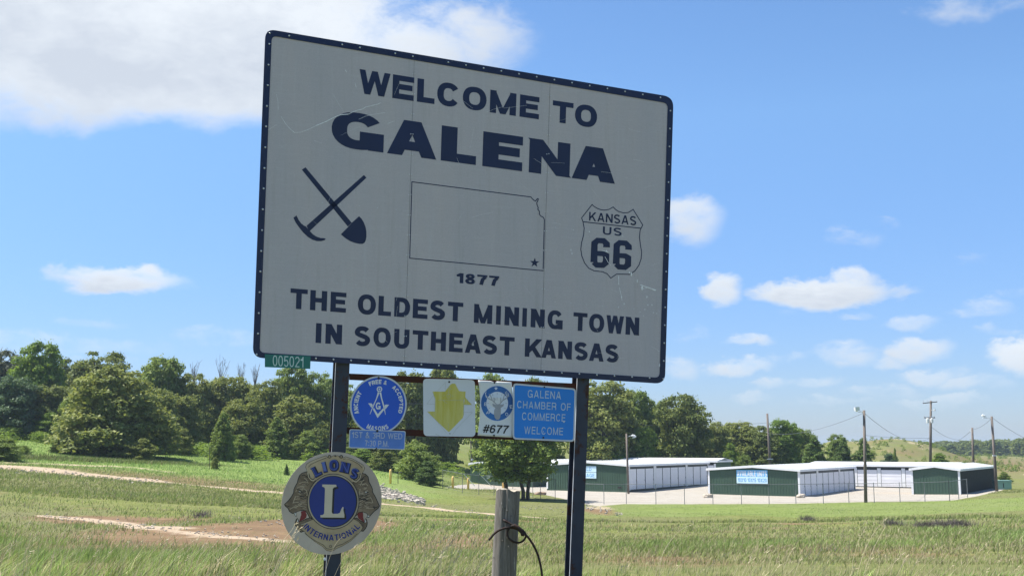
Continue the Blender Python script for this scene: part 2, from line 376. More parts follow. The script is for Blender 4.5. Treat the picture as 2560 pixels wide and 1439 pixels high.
def masks(X, Y):
    n1 = wob(X, Y, 5, 0) + .6 * wob(X, Y, 1.7, 8) + .4 * wob(X, Y, .8, 16)
    dirt = np.zeros(X.shape); grav = np.zeros(X.shape); brown = np.zeros(X.shape); lush = np.zeros(X.shape)
    r = np.hypot(X, Y); vis = (Y > 5)
    xp = CX + F * X / np.maximum(Y, .1)
    wd = np.interp(xp, [-200, 0, 200, 420, 700, 1000, 1250, 1420], [3.4, 3.0, 3.0, 1.5, 1.0, .9, .55, .25])
    dirt = np.maximum(dirt, np.clip(1.25 - dist_line(X, Y, TRACK) / wd + .35 * n1, 0, 1) * (xp < 1500))
    dirt = np.maximum(dirt, .65 * np.clip(1.1 - dist_line(X, Y, TRACK2) / 1.2 + .5 * n1, 0, 1))
    # distance into the pad
    ip = in_poly(X, Y, PAD); dl = dist_line(X, Y, PAD + PAD[:1])
    grav = np.where(ip, np.clip(.5 + dl / .5 + .3 * n1, 0, 1), np.clip(.5 - dl / .5 + .3 * n1, 0, 1))
    def patch(px, py, hx, hy, soft=.5, tn=.5):
        c = hit(px, py); a_ = hit(px, py - hy); b_ = hit(px, py + hy); ry = abs(a_.y - b_.y) / 2 + .3; cy = (a_.y + b_.y) / 2; rx = hx / F * cy
        q = np.sqrt(((X - c.x) / rx) ** 2 + ((Y - cy) / ry) ** 2)
        return np.clip((1 - q) / soft + tn * n1, 0, 1) * (q < 1.8)
    brown = np.maximum(brown, patch(630, 1335, 270, 62, .3)); brown = np.maximum(brown, .9 * patch(330, 1300, 250, 16, .5)); brown = np.maximum(brown, .6 * patch(700, 1385, 500, 22, .8)); brown = np.maximum(brown, .8 * patch(420, 1335, 330, 28, .6))
    brown = np.maximum(brown, .75 * patch(1150, 1350, 170, 22, .7)); brown = np.maximum(brown, .6 * patch(1650, 1400, 260, 22, .8)); brown = np.maximum(brown, .55 * patch(2200, 1385, 330, 25, .8))
    brown = np.maximum(brown, .6 * patch(1500, 1278, 60, 10, .6)); brown = np.maximum(brown, .45 * patch(450, 1200, 420, 18, .7))
    wash = W2([(95, 1288), (230, 1300), (400, 1319), (560, 1340), (660, 1348), (760, 1356)]); dirt = np.maximum(dirt, np.clip(1.15 - dist_line(X, Y, wash) / np.interp(xp, [90, 250, 420, 600, 760], [.3, .8, 1.0, .7, .4]) + 1.1 * n1, 0, .78) * (xp < 800))
    grav = np.maximum(grav, .8 * patch(985, 1240, 62, 9, .5, .5))
    dirt = np.maximum(dirt, .55 * patch(1500, 1268, 55, 5, .6, .8))
    brown = np.maximum(brown, .75 * np.clip(1.5 * wob(X, Y, 13, 12) + .9 * wob(X, Y, 4, 5) - .25, 0, 1) * (Y < 62) * (Y > 9))
    # the mound and the dry rises behind the sheds
    def g(cx, cd, sx, sy): return np.exp(-(((xp - cx) / sx) ** 2 + ((Y - cd) / sy) ** 2))
    md = g(2205, 290, 150, 60); brown = np.maximum(brown, np.clip(md * .8 * np.clip(.3 + 1.2 * wob(X, Y, 18, 7), 0, 1), 0, .5))
    dirt = np.maximum(dirt, np.clip(md * .85 * np.clip(wob(X, Y, 22, 4) * 2.2 + .12 + 1.4 * wob(X, Y, 7, 10) + 1.2 * wob(X, Y, 3, 2), 0, 1), 0, .8))
    brown = np.maximum(brown, .5 * g(2480, 300, 150, 120)); dirt = np.maximum(dirt, .75 * g(2560, 205, 40, 25) * np.clip(.4 + n1, 0, 1))
    lush = np.maximum(np.clip((Y - 84) / 10, 0, 1) * np.clip((1190 - xp + 60 * n1) / 200, 0, 1), 0); lush = np.maximum(lush, .55 * np.clip((xp - 1400) / 200, 0, 1) * ((Y > 70) & (Y < 100)))
    lush = lush * (Y < 260)
    return np.stack([dirt * vis, grav * vis, brown * vis, lush * vis], -1)
MK = masks(V[:, 0], V[:, 1])

gm, t, p = new_mat('ground_soil_and_turf')
posn = t.new('ShaderNodeNewGeometry').outputs['Position']
mk = t.new('ShaderNodeAttribute', attribute_name='mask')
sp = t.new('ShaderNodeSeparateColor'); t.link(mk.outputs['Color'], sp.inputs[0]); lushv = mk.outputs['Alpha']
st = t.new('ShaderNodeMapping'); st.inputs['Scale'].default_value = (1, 1, 1); t.link(posn, st.inputs[0]); pv = st.outputs[0]
nA = t.noise(pv, .09, 6, .6, .4); nB = t.noise(pv, .55, 6, .65, .3); nC = t.noise(pv, 4.5, 5, .7); nD = t.noise(pv, 22, 4, .7)
turf = t.mix(t.maprange(nB, .35, .66), (.125, .145, .036), (.195, .205, .062))
turf = t.mix(t.maprange(nA, .42, .62), turf, (.165, .160, .072))
turf = t.mix(t.m('MULTIPLY', lushv, .8), turf, t.mix(t.maprange(nB, .3, .7), (.150, .225, .045), (.215, .300, .085)))
turf = t.mix(t.maprange(nC, .38, .62, 0, .5), turf, (.065, .085, .028))
brn = t.mix(t.maprange(nB, .35, .65), (.150, .090, .055), (.215, .140, .080))
brn = t.mix(t.maprange(nC, .45, .65, 0, .7), brn, (.085, .085, .035))
drt = t.mix(t.maprange(nC, .35, .65), (.30, .225, .15), (.42, .34, .25)); drt = t.mix(t.maprange(nD, .55, .7, 0, .6), drt, (.20, .15, .10))
grv = t.mix(t.maprange(nB, .3, .7), (.30, .270, .225), (.36, .335, .295)); grv = t.mix(t.maprange(nA, .52, .66, 0, .5), grv, (.37, .31, .24)); grv = t.mix(t.maprange(nD, .58, .72, 0, .45), grv, (.26, .24, .21))
col = t.mix(t.maprange(t.m('ADD', t.m('MULTIPLY', nC, .9), t.m('ADD', t.m('MULTIPLY', nB, .6), t.m('ADD', sp.outputs[2], -.75))), .12, .55), turf, brn)
col = t.mix(t.maprange(t.m('ADD', t.m('MULTIPLY', nC, 1.5), t.m('ADD', t.m('MULTIPLY', nD, .7), t.m('ADD', sp.outputs[0], -1.15))), .30, .55), col, drt)
col = t.mix(t.maprange(t.m('MULTIPLY_ADD', nC, .3, t.m('ADD', sp.outputs[1], -.15)), .35, .6), col, grv)
t.link(col, p.inputs['Base Color']); p.inputs['Roughness'].default_value = .95; p.inputs['Specular IOR Level'].default_value = .1
bn = t.new('ShaderNodeBump'); bn.inputs['Strength'].default_value = .6; bn.inputs['Distance'].default_value = .08
t.link(t.m('ADD', nC, t.m('MULTIPLY', nD, .5)), bn.inputs['Height']); t.link(bn.outputs[0], p.inputs['Normal'])
go = np_mesh('ground', V, Fg, gm, col=MK, smooth=True, attr='mask')
tag(go, kind='structure')

# ------------------------------------------------------------------ flat art on a plane
YAW = math.radians(20.5)
TX = Vector((math.cos(YAW), math.sin(YAW), 0)); NX = Vector((math.sin(YAW), -math.cos(YAW), 0))   # along the boards, out of the boards
class Plane:
    def __init__(s, o, n=NX): s.o = Vector(o); s.n = n
    def at(s, px, py, lift=0.0):
        d = ray(px, py); k = s.n.dot(s.o + s.n * lift - EYE) / s.n.dot(d); return EYE + d * k
class Art:
    """polygons given in two numbers, mapped onto a plane by fn(x, y, lift)"""
    def __init__(s, fn, lift, step=.00016): s.fn = fn; s.l = lift; s.k = 0; s.step = step; s.mb = MB()
    def poly(s, pts, up=True):
        if len(pts) < 3: return
        L = s.l + s.k * s.step
        s.mb.add([s.fn(x, y, L) for x, y in pts], [tuple(range(len(pts)))])
        if up: s.k = (s.k + 1) % 9
    def quads(s, qs):
        for q in qs: s.poly(q, False)
        s.k = (s.k + 1) % 9
    def solid(s, pts, l0, l1, hole=None):
        """a plate of real thickness with the outline pts"""
        n = len(pts); a = [s.fn(x, y, l1) for x, y in pts]; b = [s.fn(x, y, l0) for x, y in pts]
        side = [(i, (i + 1) % n, n + (i + 1) % n, n + i) for i in range(n)]
        if hole is None: s.mb.add(a + b, [tuple(range(n)), tuple(range(2 * n - 1, n - 1, -1))] + side); return
        c = [s.fn(x, y, l1) for x, y in hole]; d = [s.fn(x, y, l0) for x, y in hole]
        s.mb.add(a + b + c + d, side + [(2 * n + i, 3 * n + i, 3 * n + (i + 1) % n, 2 * n + (i + 1) % n) for i in range(n)]
                 + [(i, 2 * n + i, 2 * n + (i + 1) % n, (i + 1) % n) for i in range(n)] + [(n + i, n + (i + 1) % n, 3 * n + (i + 1) % n, 3 * n + i) for i in range(n)])
    def line(s, pts, w): s.quads(strip(pts, w, w))
    def build(s, name, m, parent): return s.mb.build(name, m, parent)
def strip(pts, a, b):
    """a stroke along pts: a is the thickness of its upright runs, b of its level runs"""
    pts = [Vector((x, y, 0)) for x, y in pts]; n = len(pts); closed = (pts[0] - pts[-1]).length < 1e-6; L = []; R = []
    for i, p in enumerate(pts):
        if closed: d0 = (pts[i] - pts[i - 1 if i else n - 2]); d1 = (pts[(i + 1) if i < n - 1 else 1] - pts[i])
        else: d0 = pts[i] - pts[max(i - 1, 0)]; d1 = pts[min(i + 1, n - 1)] - pts[i]
        if d0.length < 1e-9: d0 = d1
        if d1.length < 1e-9: d1 = d0
        d0 = d0.normalized(); d1 = d1.normalized(); t_ = (d0 + d1)
        t_ = d1 if t_.length < 1e-3 else t_.normalized(); nn = Vector((-t_.y, t_.x, 0)); cosv = max(.55, t_.dot(d1))
        h = .5 * (a * abs(nn.x) + b * abs(nn.y)) / max(abs(nn.x) + abs(nn.y), 1e-6) / cosv
        if a == b: h = .5 * a / cosv
        L.append(p + nn * h); R.append(p - nn * h)
    return [[(L[i].x, L[i].y), (L[i + 1].x, L[i + 1].y), (R[i + 1].x, R[i + 1].y), (R[i].x, R[i].y)] for i in range(n - 1)]
def clip01(poly):
    for sgn, lim in ((1, 0), (-1, -1)):
        out = []; n = len(poly)
        for i in range(n):
            p, q = poly[i], poly[(i + 1) % n]; dp, dq = sgn * p[1] - lim, sgn * q[1] - lim
            if dp >= 0: out.append(p)
            if (dp >= 0) != (dq >= 0): k = dp / (dp - dq); out.append((p[0] + (q[0] - p[0]) * k, p[1] + (q[1] - p[1]) * k))
        poly = out
        if not poly: return []
    return poly
def sup(cx, cy, rx, ry, t0, t1, n=18, e=2.35):
    r = []
    for i in range(n + 1):
        t_ = math.radians(t0 + (t1 - t0) * i / n); c, s_ = math.cos(t_), math.sin(t_)
        r.append((cx + rx * math.copysign(abs(c) ** (2 / e), c), cy + ry * math.copysign(abs(s_) ** (2 / e), s_)))
    return r
def glyph(ch, a, b):
    """width and pieces (each a list of polygons) of a sans capital of height 1; a and b are stem and bar thickness"""
    P = []; h = a / 2; k = b / 2
    def V_(x, y0=0, y1=1): P.append([[(x - h, y0), (x + h, y0), (x + h, y1), (x - h, y1)]])
    def H_(y, x0, x1): P.append([[(x0, y - k), (x1, y - k), (x1, y + k), (x0, y + k)]])
    def D_(x0, y0, x1, y1, t_=1.0):
        L = math.hypot(x1 - x0, y1 - y0); ux, uy = (x1 - x0) / L, (y1 - y0) / L; e = .5; w_ = a * t_ / 2
        q = [(x0 - ux * e - uy * w_, y0 - uy * e + ux * w_), (x1 + ux * e - uy * w_, y1 + uy * e + ux * w_), (x1 + ux * e + uy * w_, y1 + uy * e - ux * w_), (x0 - ux * e + uy * w_, y0 - uy * e - ux * w_)]
        P.append([clip01(q)])
    def S_(pts): P.append(strip(pts, a, b))
    w_ = {'I': a, 'W': 1.36, 'M': 1.08, 'E': .80, 'F': .76, 'L': .76, 'T': .84, '1': .42 + a * .3, '.': a, ':': a, '#': .8, '&': .95, 'J': .7, 'S': .88, 'A': 1.0, 'V': .95,
          'C': .96, 'G': 1.02, 'O': 1.02, 'D': .94, 'N': .94, 'H': .92, 'U': .92, 'K': .98, 'R': .92, 'P': .86, 'B': .90, 'X': .95, 'Y': .95, 'Z': .8}.get(ch, .74)
    x2 = w_ - h
    if ch == 'I': V_(h)
    elif ch in 'EF':
        V_(h); H_(1 - k, a, w_); H_(.52, a, w_ * .93)
        if ch == 'E': H_(k, a, w_)
    elif ch == 'L': V_(h); H_(k, a, w_)
    elif ch == 'T': H_(1 - k, 0, w_); V_(w_ / 2, 0, 1 - b)
    elif ch == 'H': V_(h); V_(x2); H_(.52, a, w_ - a)
    elif ch == 'N': V_(h); V_(x2); D_(h * .95, 1, w_ - h * .95, 0, 1.0)
    elif ch == 'M': V_(h); V_(x2); D_(h * .9, 1, w_ / 2, 0, .8); D_(w_ - h * .9, 1, w_ / 2, 0, .8)
    elif ch == 'W': D_(h, 1, w_ * .285, 0, .86); D_(w_ * .285, 0, w_ * .5, 1, .80); D_(w_ * .5, 1, w_ * .715, 0, .80); D_(w_ * .715, 0, w_ - h, 1, .86)
    elif ch == 'A': D_(h * 1.05, 0, w_ / 2 - h * .15, 1, .92); D_(w_ - h * 1.05, 0, w_ / 2 + h * .15, 1, .92); H_(.29, w_ * .24, w_ * .76)
    elif ch == 'V': D_(h, 1, w_ / 2, 0, .95); D_(w_ - h, 1, w_ / 2, 0, .95)
    elif ch == 'X': D_(h, 1, w_ - h, 0); D_(w_ - h, 1, h, 0)
    elif ch == 'Y': V_(w_ / 2, 0, .45); P.append([clip01(q) for q in strip([(w_ / 2, .4), (h, 1.0), (h * .6, 1.1)], a, a)]); P.append([clip01(q) for q in strip([(w_ / 2, .4), (w_ - h, 1.0), (w_ - h * .6, 1.1)], a, a)])
    elif ch == 'K': V_(h); P.append([clip01(q) for q in strip([(a * .7, .30), (w_ - h * 1.2, 1.0), (w_ - h * .9, 1.1)], a * .95, a * .95)]); P.append([clip01(q) for q in strip([(w_ * .40, .62), (w_ - h * 1.1, 0), (w_ - h * .9, -.15)], a * .95, a * .95)])
    elif ch in 'O0': S_(sup(w_ / 2, .5, w_ / 2 - h, .51 - k, 0, 360, 30, 2.3))
    elif ch == 'C': S_(sup(w_ / 2, .5, w_ / 2 - h, .51 - k, 33, 327, 24, 2.3))
    elif ch == 'G':
        S_(sup(w_ / 2, .5, w_ / 2 - h, .51 - k, 33, 300, 24, 2.3)); V_(x2, 0, .5); H_(.5 - k, w_ * .54, w_ - a * .9)
        P.append([[(w_ * .60, .01), (w_ - a * .9, .16), (w_ - a * .9, .30), (w_ * .62, b + .01)]])
    elif ch == 'D': V_(h); S_([(a * .9, 1 - k), (w_ * .45, 1 - k)] + sup(w_ * .45, .5, w_ * .55 - h, .5 - k, 90, -90, 16, 2.2) + [(a * .9, k)])
    elif ch in 'PR':
        V_(h); ym = .46; S_([(a * .9, 1 - k), (w_ * .6, 1 - k)] + sup(w_ * .6, (1 + ym) / 2 - k / 2, w_ * .4 - h, (1 - ym - k) / 2, 90, -90, 12, 2.2) + [(a * .9, ym)])
        if ch == 'R': P.append([clip01(q) for q in strip([(w_ * .55, ym), (w_ - h, .34), (w_ - h, -.05)], a, b)])
    elif ch == 'B':
        V_(h)
        for y0, y1, xx in ((.5, 1 - k, .92), (k, .5, 1.0)): S_([(a * .9, y1), (w_ * .6, y1)] + sup(w_ * .6, (y0 + y1) / 2, w_ * xx - w_ * .6 - h, (y1 - y0) / 2, 90, -90, 12, 2.2) + [(a * .9, y0)])
    elif ch == 'U': S_([(h, 1), (h, .36)] + sup(w_ / 2, .36, w_ / 2 - h, .37 - k, 180, 360, 16, 2.3) + [(w_ - h, 1)])
    elif ch == 'J': S_([(w_ - h, 1), (w_ - h, .34)] + sup(w_ / 2, .34, w_ / 2 - h, .35 - k, 0, -170, 14, 2.3))
    elif ch == 'S':
        S_(sup(w_ / 2, .745 - k / 2, w_ / 2 - h, .26 - k / 2, 28, 225, 14, 2.1)[:-2] + [(w_ * .30, .565), (w_ * .5, .51), (w_ * .70, .455)] + sup(w_ / 2, .255 + k / 2, w_ / 2 - h, .265 - k / 2, 45, -152, 14, 2.1)[2:])
    elif ch == '8': S_(sup(w_ / 2, .745, w_ * .46 - h, .255 - k, 0, 360, 24, 2.1)); S_(sup(w_ / 2, .265, w_ / 2 - h, .275 - k + .01, 0, 360, 24, 2.1))
    elif ch == '7': H_(1 - k, 0, w_); P.append([strip([(w_ - h, 1 - b), (w_ * .55, .55), (w_ * .40, 0)], a, a)[0], strip([(w_ - h, 1 - b), (w_ * .55, .55), (w_ * .40, 0)], a, a)[1]])
    elif ch == '1': V_(w_ - h); P.append([[(0, .80), (w_ - a, .80), (w_ - a, .64), (0, .64)]]); P.append([[(w_ - a * 1.02, .8), (w_ - a, 1.0), (w_ - a * 1.5, .9), (w_ - a * 2, .8)]])
    elif ch == '2': S_(sup(w_ / 2, .70, w_ / 2 - h, .30 - k, 165, -28, 14, 2.1) + [(w_ * .45, .32), (w_ * .18, b * 1.0)]); H_(k, 0, w_)
    elif ch == '3': S_(sup(w_ / 2, .745, w_ / 2 - h, .255 - k, 160, -80, 14, 2.1)); S_(sup(w_ / 2, .265, w_ / 2 - h, .275 - k, 80, -160, 14, 2.1))
    elif ch == '5': H_(1 - k, w_ * .12, w_ * .95); P.append([[(w_ * .12, 1 - b * .9), (w_ * .12 + a, 1 - b * .9), (w_ * .06 + a, .46), (w_ * .06, .46)]]); S_(sup(w_ / 2, .32, w_ / 2 - h, .33 - k, 140, -155, 16, 2.1))
    elif ch == '6': S_(sup(w_ / 2, .32, w_ / 2 - h, .33 - k, 0, 360, 20, 2.1)); S_([(h, .32), (h, .52)] + sup(w_ / 2, .62, w_ / 2 - h, .39 - k, 165, 25, 12, 2.1))
    elif ch == 'b':                                                    # squared six of the route shield
        w_ = .64; o = .10; h2 = a / 2
        S_([(h, k + o), (h + o, k), (w_ - h - o, k), (w_ - h, k + o), (w_ - h, .56 - k - o * .6), (w_ - h - o, .56 - k), (h, .56 - k)]); S_([(h, k + o - .01), (h, 1 - k - o), (h + o, 1 - k), (w_ - h - o, 1 - k), (w_ - h, 1 - k - o), (w_ - h, .70)])
    elif ch == '.': P.append([[(0, 0), (a, 0), (a, a), (0, a)]])
    elif ch == ':': P.append([[(0, .06), (a, .06), (a, .06 + a), (0, .06 + a)]]); P.append([[(0, .6), (a, .6), (a, .6 + a), (0, .6 + a)]])
    elif ch == '#': D_(.18, 0, .34, 1, .8); D_(.5, 0, .66, 1, .8); H_(.66, .06, .82); H_(.34, 0, .76)
    elif ch == '&': S_([(.95, .0), (.32, .64), (.24, .80), (.34, .95), (.52, .95), (.60, .80), (.48, .62), (.20, .42), (.08, .24), (.16, .06), (.38, .0 + k), (.62, .12), (.82, .44)])
    return w_, P
def set_text(art, text, fn, a=.25, b=.21, gap=.14, space=.42, slant=0.0):
    """lay text out in 0..W by 0..1 and return W; fn(u, v, W) gives the art's own coordinates"""
    x = 0; lay = []
    for i, ch in enumerate(text):
        if ch == ' ': x += space; continue
        w_, P = glyph(ch, a, b); lay.append((x, w_, P)); x += w_ + gap
    W = x - gap
    for x0, w_, P in lay:
        for piece in P: art.quads([[fn(x0 + u + slant * v, v, W) for u, v in q] for q in piece if len(q) > 2])
    return W
def in_quad(TL, TR, BR, BL):
    def fn(u, v, W):
        s_ = u / W
        return (BL[0] * (1 - s_) * (1 - v) + BR[0] * s_ * (1 - v) + TL[0] * (1 - s_) * v + TR[0] * s_ * v,
                BL[1] * (1 - s_) * (1 - v) + BR[1] * s_ * (1 - v) + TL[1] * (1 - s_) * v + TR[1] * s_ * v)
    return fn
def rr(TL, TR, BR, BL, r, n=5):
    """quadrilateral with rounded corners, in photograph units"""
    P = [Vector((*q, 0)) for q in (TL, TR, BR, BL)]; out = []
    for i, p in enumerate(P):
        a_ = (P[i - 1] - p).normalized() * r; b_ = (P[(i + 1) % 4] - p).normalized() * r
        for k in range(n + 1):
            t_ = k / n; q = p + a_ * (1 - t_) ** 2 + b_ * t_ ** 2; out.append((q.x, q.y))
    return out

# ------------------------------------------------------------------ the welcome sign
def sign_grey():
    m, t, p = new_mat('weathered_reflective_sheet'); c = t.new('ShaderNodeTexCoord').outputs['Object']
    mm = t.new('ShaderNodeMapping'); mm.inputs['Scale'].default_value = (1.1, 1.1, .22); t.link(c, mm.inputs[0])
    n1 = t.noise(mm.outputs[0], 2.2, 6, .6, .2); n2 = t.noise(c, 210, 2, .6); n3 = t.noise(c, 26, 5, .7)
    m3 = t.new('ShaderNodeMapping'); m3.inputs['Scale'].default_value = (2, 2, 60); t.link(c, m3.inputs[0]); n4 = t.noise(m3.outputs[0], 2.5, 4, .7)
    col = t.mix(t.maprange(n1, .3, .7), (.49, .445, .465), (.56, .485, .48))
    col = t.mix(t.maprange(n2, .35, .65, 0, .42), col, (.30, .30, .30)); col = t.mix(t.maprange(n4, .5, .72, 0, .25), col, (.60, .60, .60))
    col = t.mix(t.maprange(n3, .66, .76, 0, .35), col, (.66, .66, .66)); col = t.mix(t.maprange(n3, .36, .26, 0, .3), col, (.26, .25, .25))
    m5 = t.new('ShaderNodeMapping'); m5.inputs['Scale'].default_value = (7, 7, .35); t.link(c, m5.inputs[0]); n5 = t.noise(m5.outputs[0], 3, 6, .65, .3)
    col = t.mix(t.maprange(n5, .55, .75, 0, .35), col, (.34, .31, .28)); col = t.mix(t.maprange(n5, .42, .28, 0, .25), col, (.56, .55, .55))
    t.link(col, p.inputs['Base Color']); p.inputs['Roughness'].default_value = .62; p.inputs['Specular IOR Level'].default_value = .3
    return m
M['sheet'] = sign_grey()
M['scratch'] = mat('bare_scratch', (.78, .78, .78), .5, .2, 40)
M['seam'] = mat('seam_sealant', (.13, .125, .12), .7, .3, 10)
S0 = at(1170, 560, 9.0)                                     # a point of the sign face
SP = Plane(S0)
base = Vector((S0.x, S0.y, 0)); base.z = gz(base.x, base.y)
sign = thing('welcome_sign', 'huge grey welcome sign with navy border, crossed pick and shovel, on two steel posts', 'town sign', base)
def S(x, y, l=0.0): return SP.at(x, y, l)
OUT = rr((663.5, 72), (1684, 243), (1662.5, 959), (631.5, 893), 26, 7)
INN = rr((679.5, 90), (1669.5, 258.5), (1649, 943.5), (649, 880.5), 13, 7)
seam_t = [(1036, 149), (1375.5, 207)]; seam_b = [(1011, 905), (1352, 928)]
xs_t = [668] + [q[0] for q in seam_t] + [1680]; ys_t = [79, 142, 199, 251]
xs_b = [640] + [q[0] for q in seam_b] + [1658]; ys_b = [887, 911, 932, 950]
for i in range(3):
    A = Art(S, 0); g0 = .35
    A.solid([(xs_t[i] + g0, ys_t[i]), (xs_t[i + 1] - g0, ys_t[i + 1]), (xs_b[i + 1] - g0, ys_b[i + 1]), (xs_b[i] + g0, ys_b[i])], -.006, 0)
    A.build('panel', M['sheet'], sign)
for (x1, y1), (x2, y2) in zip(seam_t, seam_b):
    A = Art(S, -.0065); A.quads([[(x1 - 4, y1), (x1 + 4, y1), (x2 + 4, y2), (x2 - 4, y2)]]); A.build('seam_strip', M['seam'], sign)
A = Art(S, 0); A.solid(OUT, -.010, .004, INN); A.build('border', M['navy'], sign)
A = Art(S, 0)
for (x0, y0, x1, y1) in ((690, 150, 1655, 300), (680, 420, 1650, 520), (672, 700, 1645, 740), (668, 850, 1640, 905)):
    A = Art(S, 0); A.solid([(x0, y0), (x1, y1), (x1, y1 + 18), (x0, y0 + 18)], -.046, -.0102); A.build('stringer', M['galv'], sign)
# navy print
A = Art(S, .0006)
def word(txt, x0, x1, top, bot, a, b, lean=-.033, gap=.13, art=None, name='lettering', m='navy', parent=None, slant=0):
    """top and bot are straight lines (x0, y0, x1, y1)"""
    f = lambda L, x: L[1] + (L[3] - L[1]) * (x - L[0]) / (L[2] - L[0])
    A_ = Art(S, .0006)
    def fn(u, v, W):
        x = x0 + (x1 - x0) * u / W; yt, yb = f(top, x), f(bot, x)
        return (x - lean * (yb - yt) * (v - .5), yb + (yt - yb) * v)
    set_text(A_, txt, fn, a, b, gap, .4, slant)
    return A_.build(name, M[m], parent or sign)
WT, WB = (896, 172.5, 1349, 243.8), (896, 232.8, 1347, 298.6)
OT, OB = (725.7, 720.1, 1598.7, 793.9), (726, 770.6, 1597.7, 838.1)
IT, IB = (790.4, 807, 1547.6, 862), (788.9, 856.4, 1547.6, 906)
def spelled(txt, spans, top, bot, ox, sc_, st_, bar, name='lettering'):
    """letters set one by one between the edges they have on the sign; st_ is the stem as a share of the height"""
    fl = lambda L, x: L[1] + (L[3] - L[1]) * (x - L[0]) / (L[2] - L[0])
    for ch, (a0, a1) in zip(txt, spans):
        x0, x1 = ox + a0 / sc_, ox + a1 / sc_; xm = (x0 + x1) / 2; hg = fl(bot, xm) - fl(top, xm); w0 = glyph(ch, .3, .2)[0]
        a_ = .3 if ch == 'I' else st_ * hg * w0 / (x1 - x0)
        def fn(u, v, W, x0=x0, x1=x1): x = x0 + (x1 - x0) * u / W; yt, yb = fl(top, x), fl(bot, x); return (x + .033 * (yb - yt) * (v - .5), yb + (yt - yb) * v)
        A_ = Art(S, .0006); set_text(A_, ch, fn, a_, bar); A_.build('letter', M['navy'], sign)
spelled('WEL', [(905, 1166), (1182, 1357), (1383, 1527)], WT, WB, 620, 3.27, .285, .235)
spelled('COME', [(1093, 1149.5), (1157, 1216.5), (1225, 1290.5), (1299.5, 1348)], WT, WB, 0, 1, .285, .235)
spelled('TO', [(757, 926), (940, 1121)], (1381, 250.8, 1493, 267), (1381, 304, 1493, 321), 1150, 3.27, .29, .235)
spelled('THE', [(338, 476), (497, 632), (660, 785)], OT, OB, 620, 3.198, .272, .225)
spelled('OLDEST', [(878, 1023), (1043, 1145), (1170, 1297), (1318, 1437), (1457, 1577), (1597, 1720)], OT, OB, 620, 3.198, .268, .225)
spelled('MINING', [(103, 237), (265, 300), (328, 433), (458, 491), (520, 622), (643, 755)], OT, OB, 1150, 2.9375, .262, .225)
spelled('TOWN', [(832, 935), (948, 1060), (1072, 1205), (1217, 1316)], OT, OB, 1150, 2.9375, .258, .225)
spelled('IN', [(542, 587), (620, 752)], IT, IB, 620, 3.198, .275, .225)
spelled('SOUTHE', [(852, 978), (1003, 1142), (1168, 1290), (1315, 1441), (1462, 1583), (1608, 1718)], IT, IB, 620, 3.198, .268, .225)
spelled('AST', [(35, 156), (165, 273), (290, 400)], IT, IB, 1150, 2.9375, .262, .225)
spelled('KANSAS', [(477, 602), (598, 708), (722, 822), (840, 939), (947, 1058), (1068, 1166)], IT, IB, 1150, 2.9375, .255, .225)
GT, GB = (829, 274, 1541, 376), (829, 364.2, 1541, 460)
for ch, x0, x1, a_ in (('G', 829, 960, .45), ('A', 967, 1094, .45), ('L', 1103, 1191, .46), ('E', 1207, 1306.5, .46), ('N', 1323, 1425, .36), ('A', 1428.5, 1540.5, .45)):
    hgt = 87; sc_ = (x1 - x0) / hgt / {'G': 1.02, 'A': 1.0, 'L': .76, 'E': .80, 'N': .94}[ch]
    word(ch, x0, x1, GT, GB, a_ / sc_, .255)
word('1877', 1141.5, 1248, (1141.6, 681.7, 1248, 690.4), (1141.6, 706.7, 1248, 714.9), .27, .21, gap=.13)
A = Art(S, .0006)
A.line([(1029.8, 454.5), (1327.4, 492.4), (1330.5, 496.5), (1334.5, 500.5), (1339, 502.5), (1341.5, 499), (1343.3, 496.6), (1345.9, 497.2), (1345, 501), (1342, 506.5), (1342.3, 511), (1345.7, 519.9), (1344.5, 523),
        (1348.8, 528.5), (1348.2, 535.2), (1352, 540), (1358.5, 543.5), (1361, 549), (1357.7, 676.4), (1024.3, 645.1), (1029.8, 454.5)], 2.3)
A.build('state_outline', M['navy'], sign)
A = Art(S, .0006); A.poly([(1336.6 + (12.5 if k % 2 == 0 else 5) * math.sin(math.pi * k / 5 + .06), 656.5 - (12.5 if k % 2 == 0 else 5) * math.cos(math.pi * k / 5 + .06)) for k in range(10)])
A.build('star', M['navy'], sign)
q = lambda pts, ox, oy, s_: [(ox + x / s_, oy + y / s_) for x, y in pts]
A = Art(S, .0006)
A.poly([(754.4, 424.2), (763.9, 418.2), (879.2, 556.5), (869.8, 566.5)])
A.poly(q([(742, 338), (802, 277), (828, 247), (888, 193), (908, 213), (926, 242), (940, 278), (947, 318), (947, 355), (942, 385), (932, 405), (915, 414), (890, 414), (855, 407), (815, 392), (778, 368)], 620, 480, 3.198))
A.build('shovel', M['navy'], sign)
A = Art(S, .0006)
A.poly([(909.7, 437.4), (916.3, 444.2), (773, 578.8), (766.4, 564.2)])
A.poly(q([(363, 205), (388, 187), (405, 222), (425, 250), (447, 268), (462, 274), (492, 308), (520, 338), (548, 356), (580, 367), (608, 368), (622, 373), (614, 384), (585, 392), (548, 391), (515, 381), (480, 360), (440, 322), (405, 278), (380, 242)], 620, 480, 3.198))
A.build('pick', M['navy'], sign)
A = Art(S, .0006)
SH = q([(893, 190), (970, 92), (985, 106), (1010, 121), (1035, 130), (1062, 133), (1095, 127), (1125, 110), (1140, 126), (1165, 143), (1200, 153), (1235, 151), (1272, 128), (1342, 242), (1323, 280), (1318, 330), (1325, 390), (1334, 440), (1330, 490), (1315, 535), (1285, 578),
        (1245, 604), (1195, 602), (1150, 602), (1107, 631), (1080, 599), (1045, 584), (985, 578), (945, 558), (915, 520), (895, 470), (887, 420), (893, 370), (908, 315), (912, 265), (903, 218), (893, 190)], 1150, 480, 2.9375)
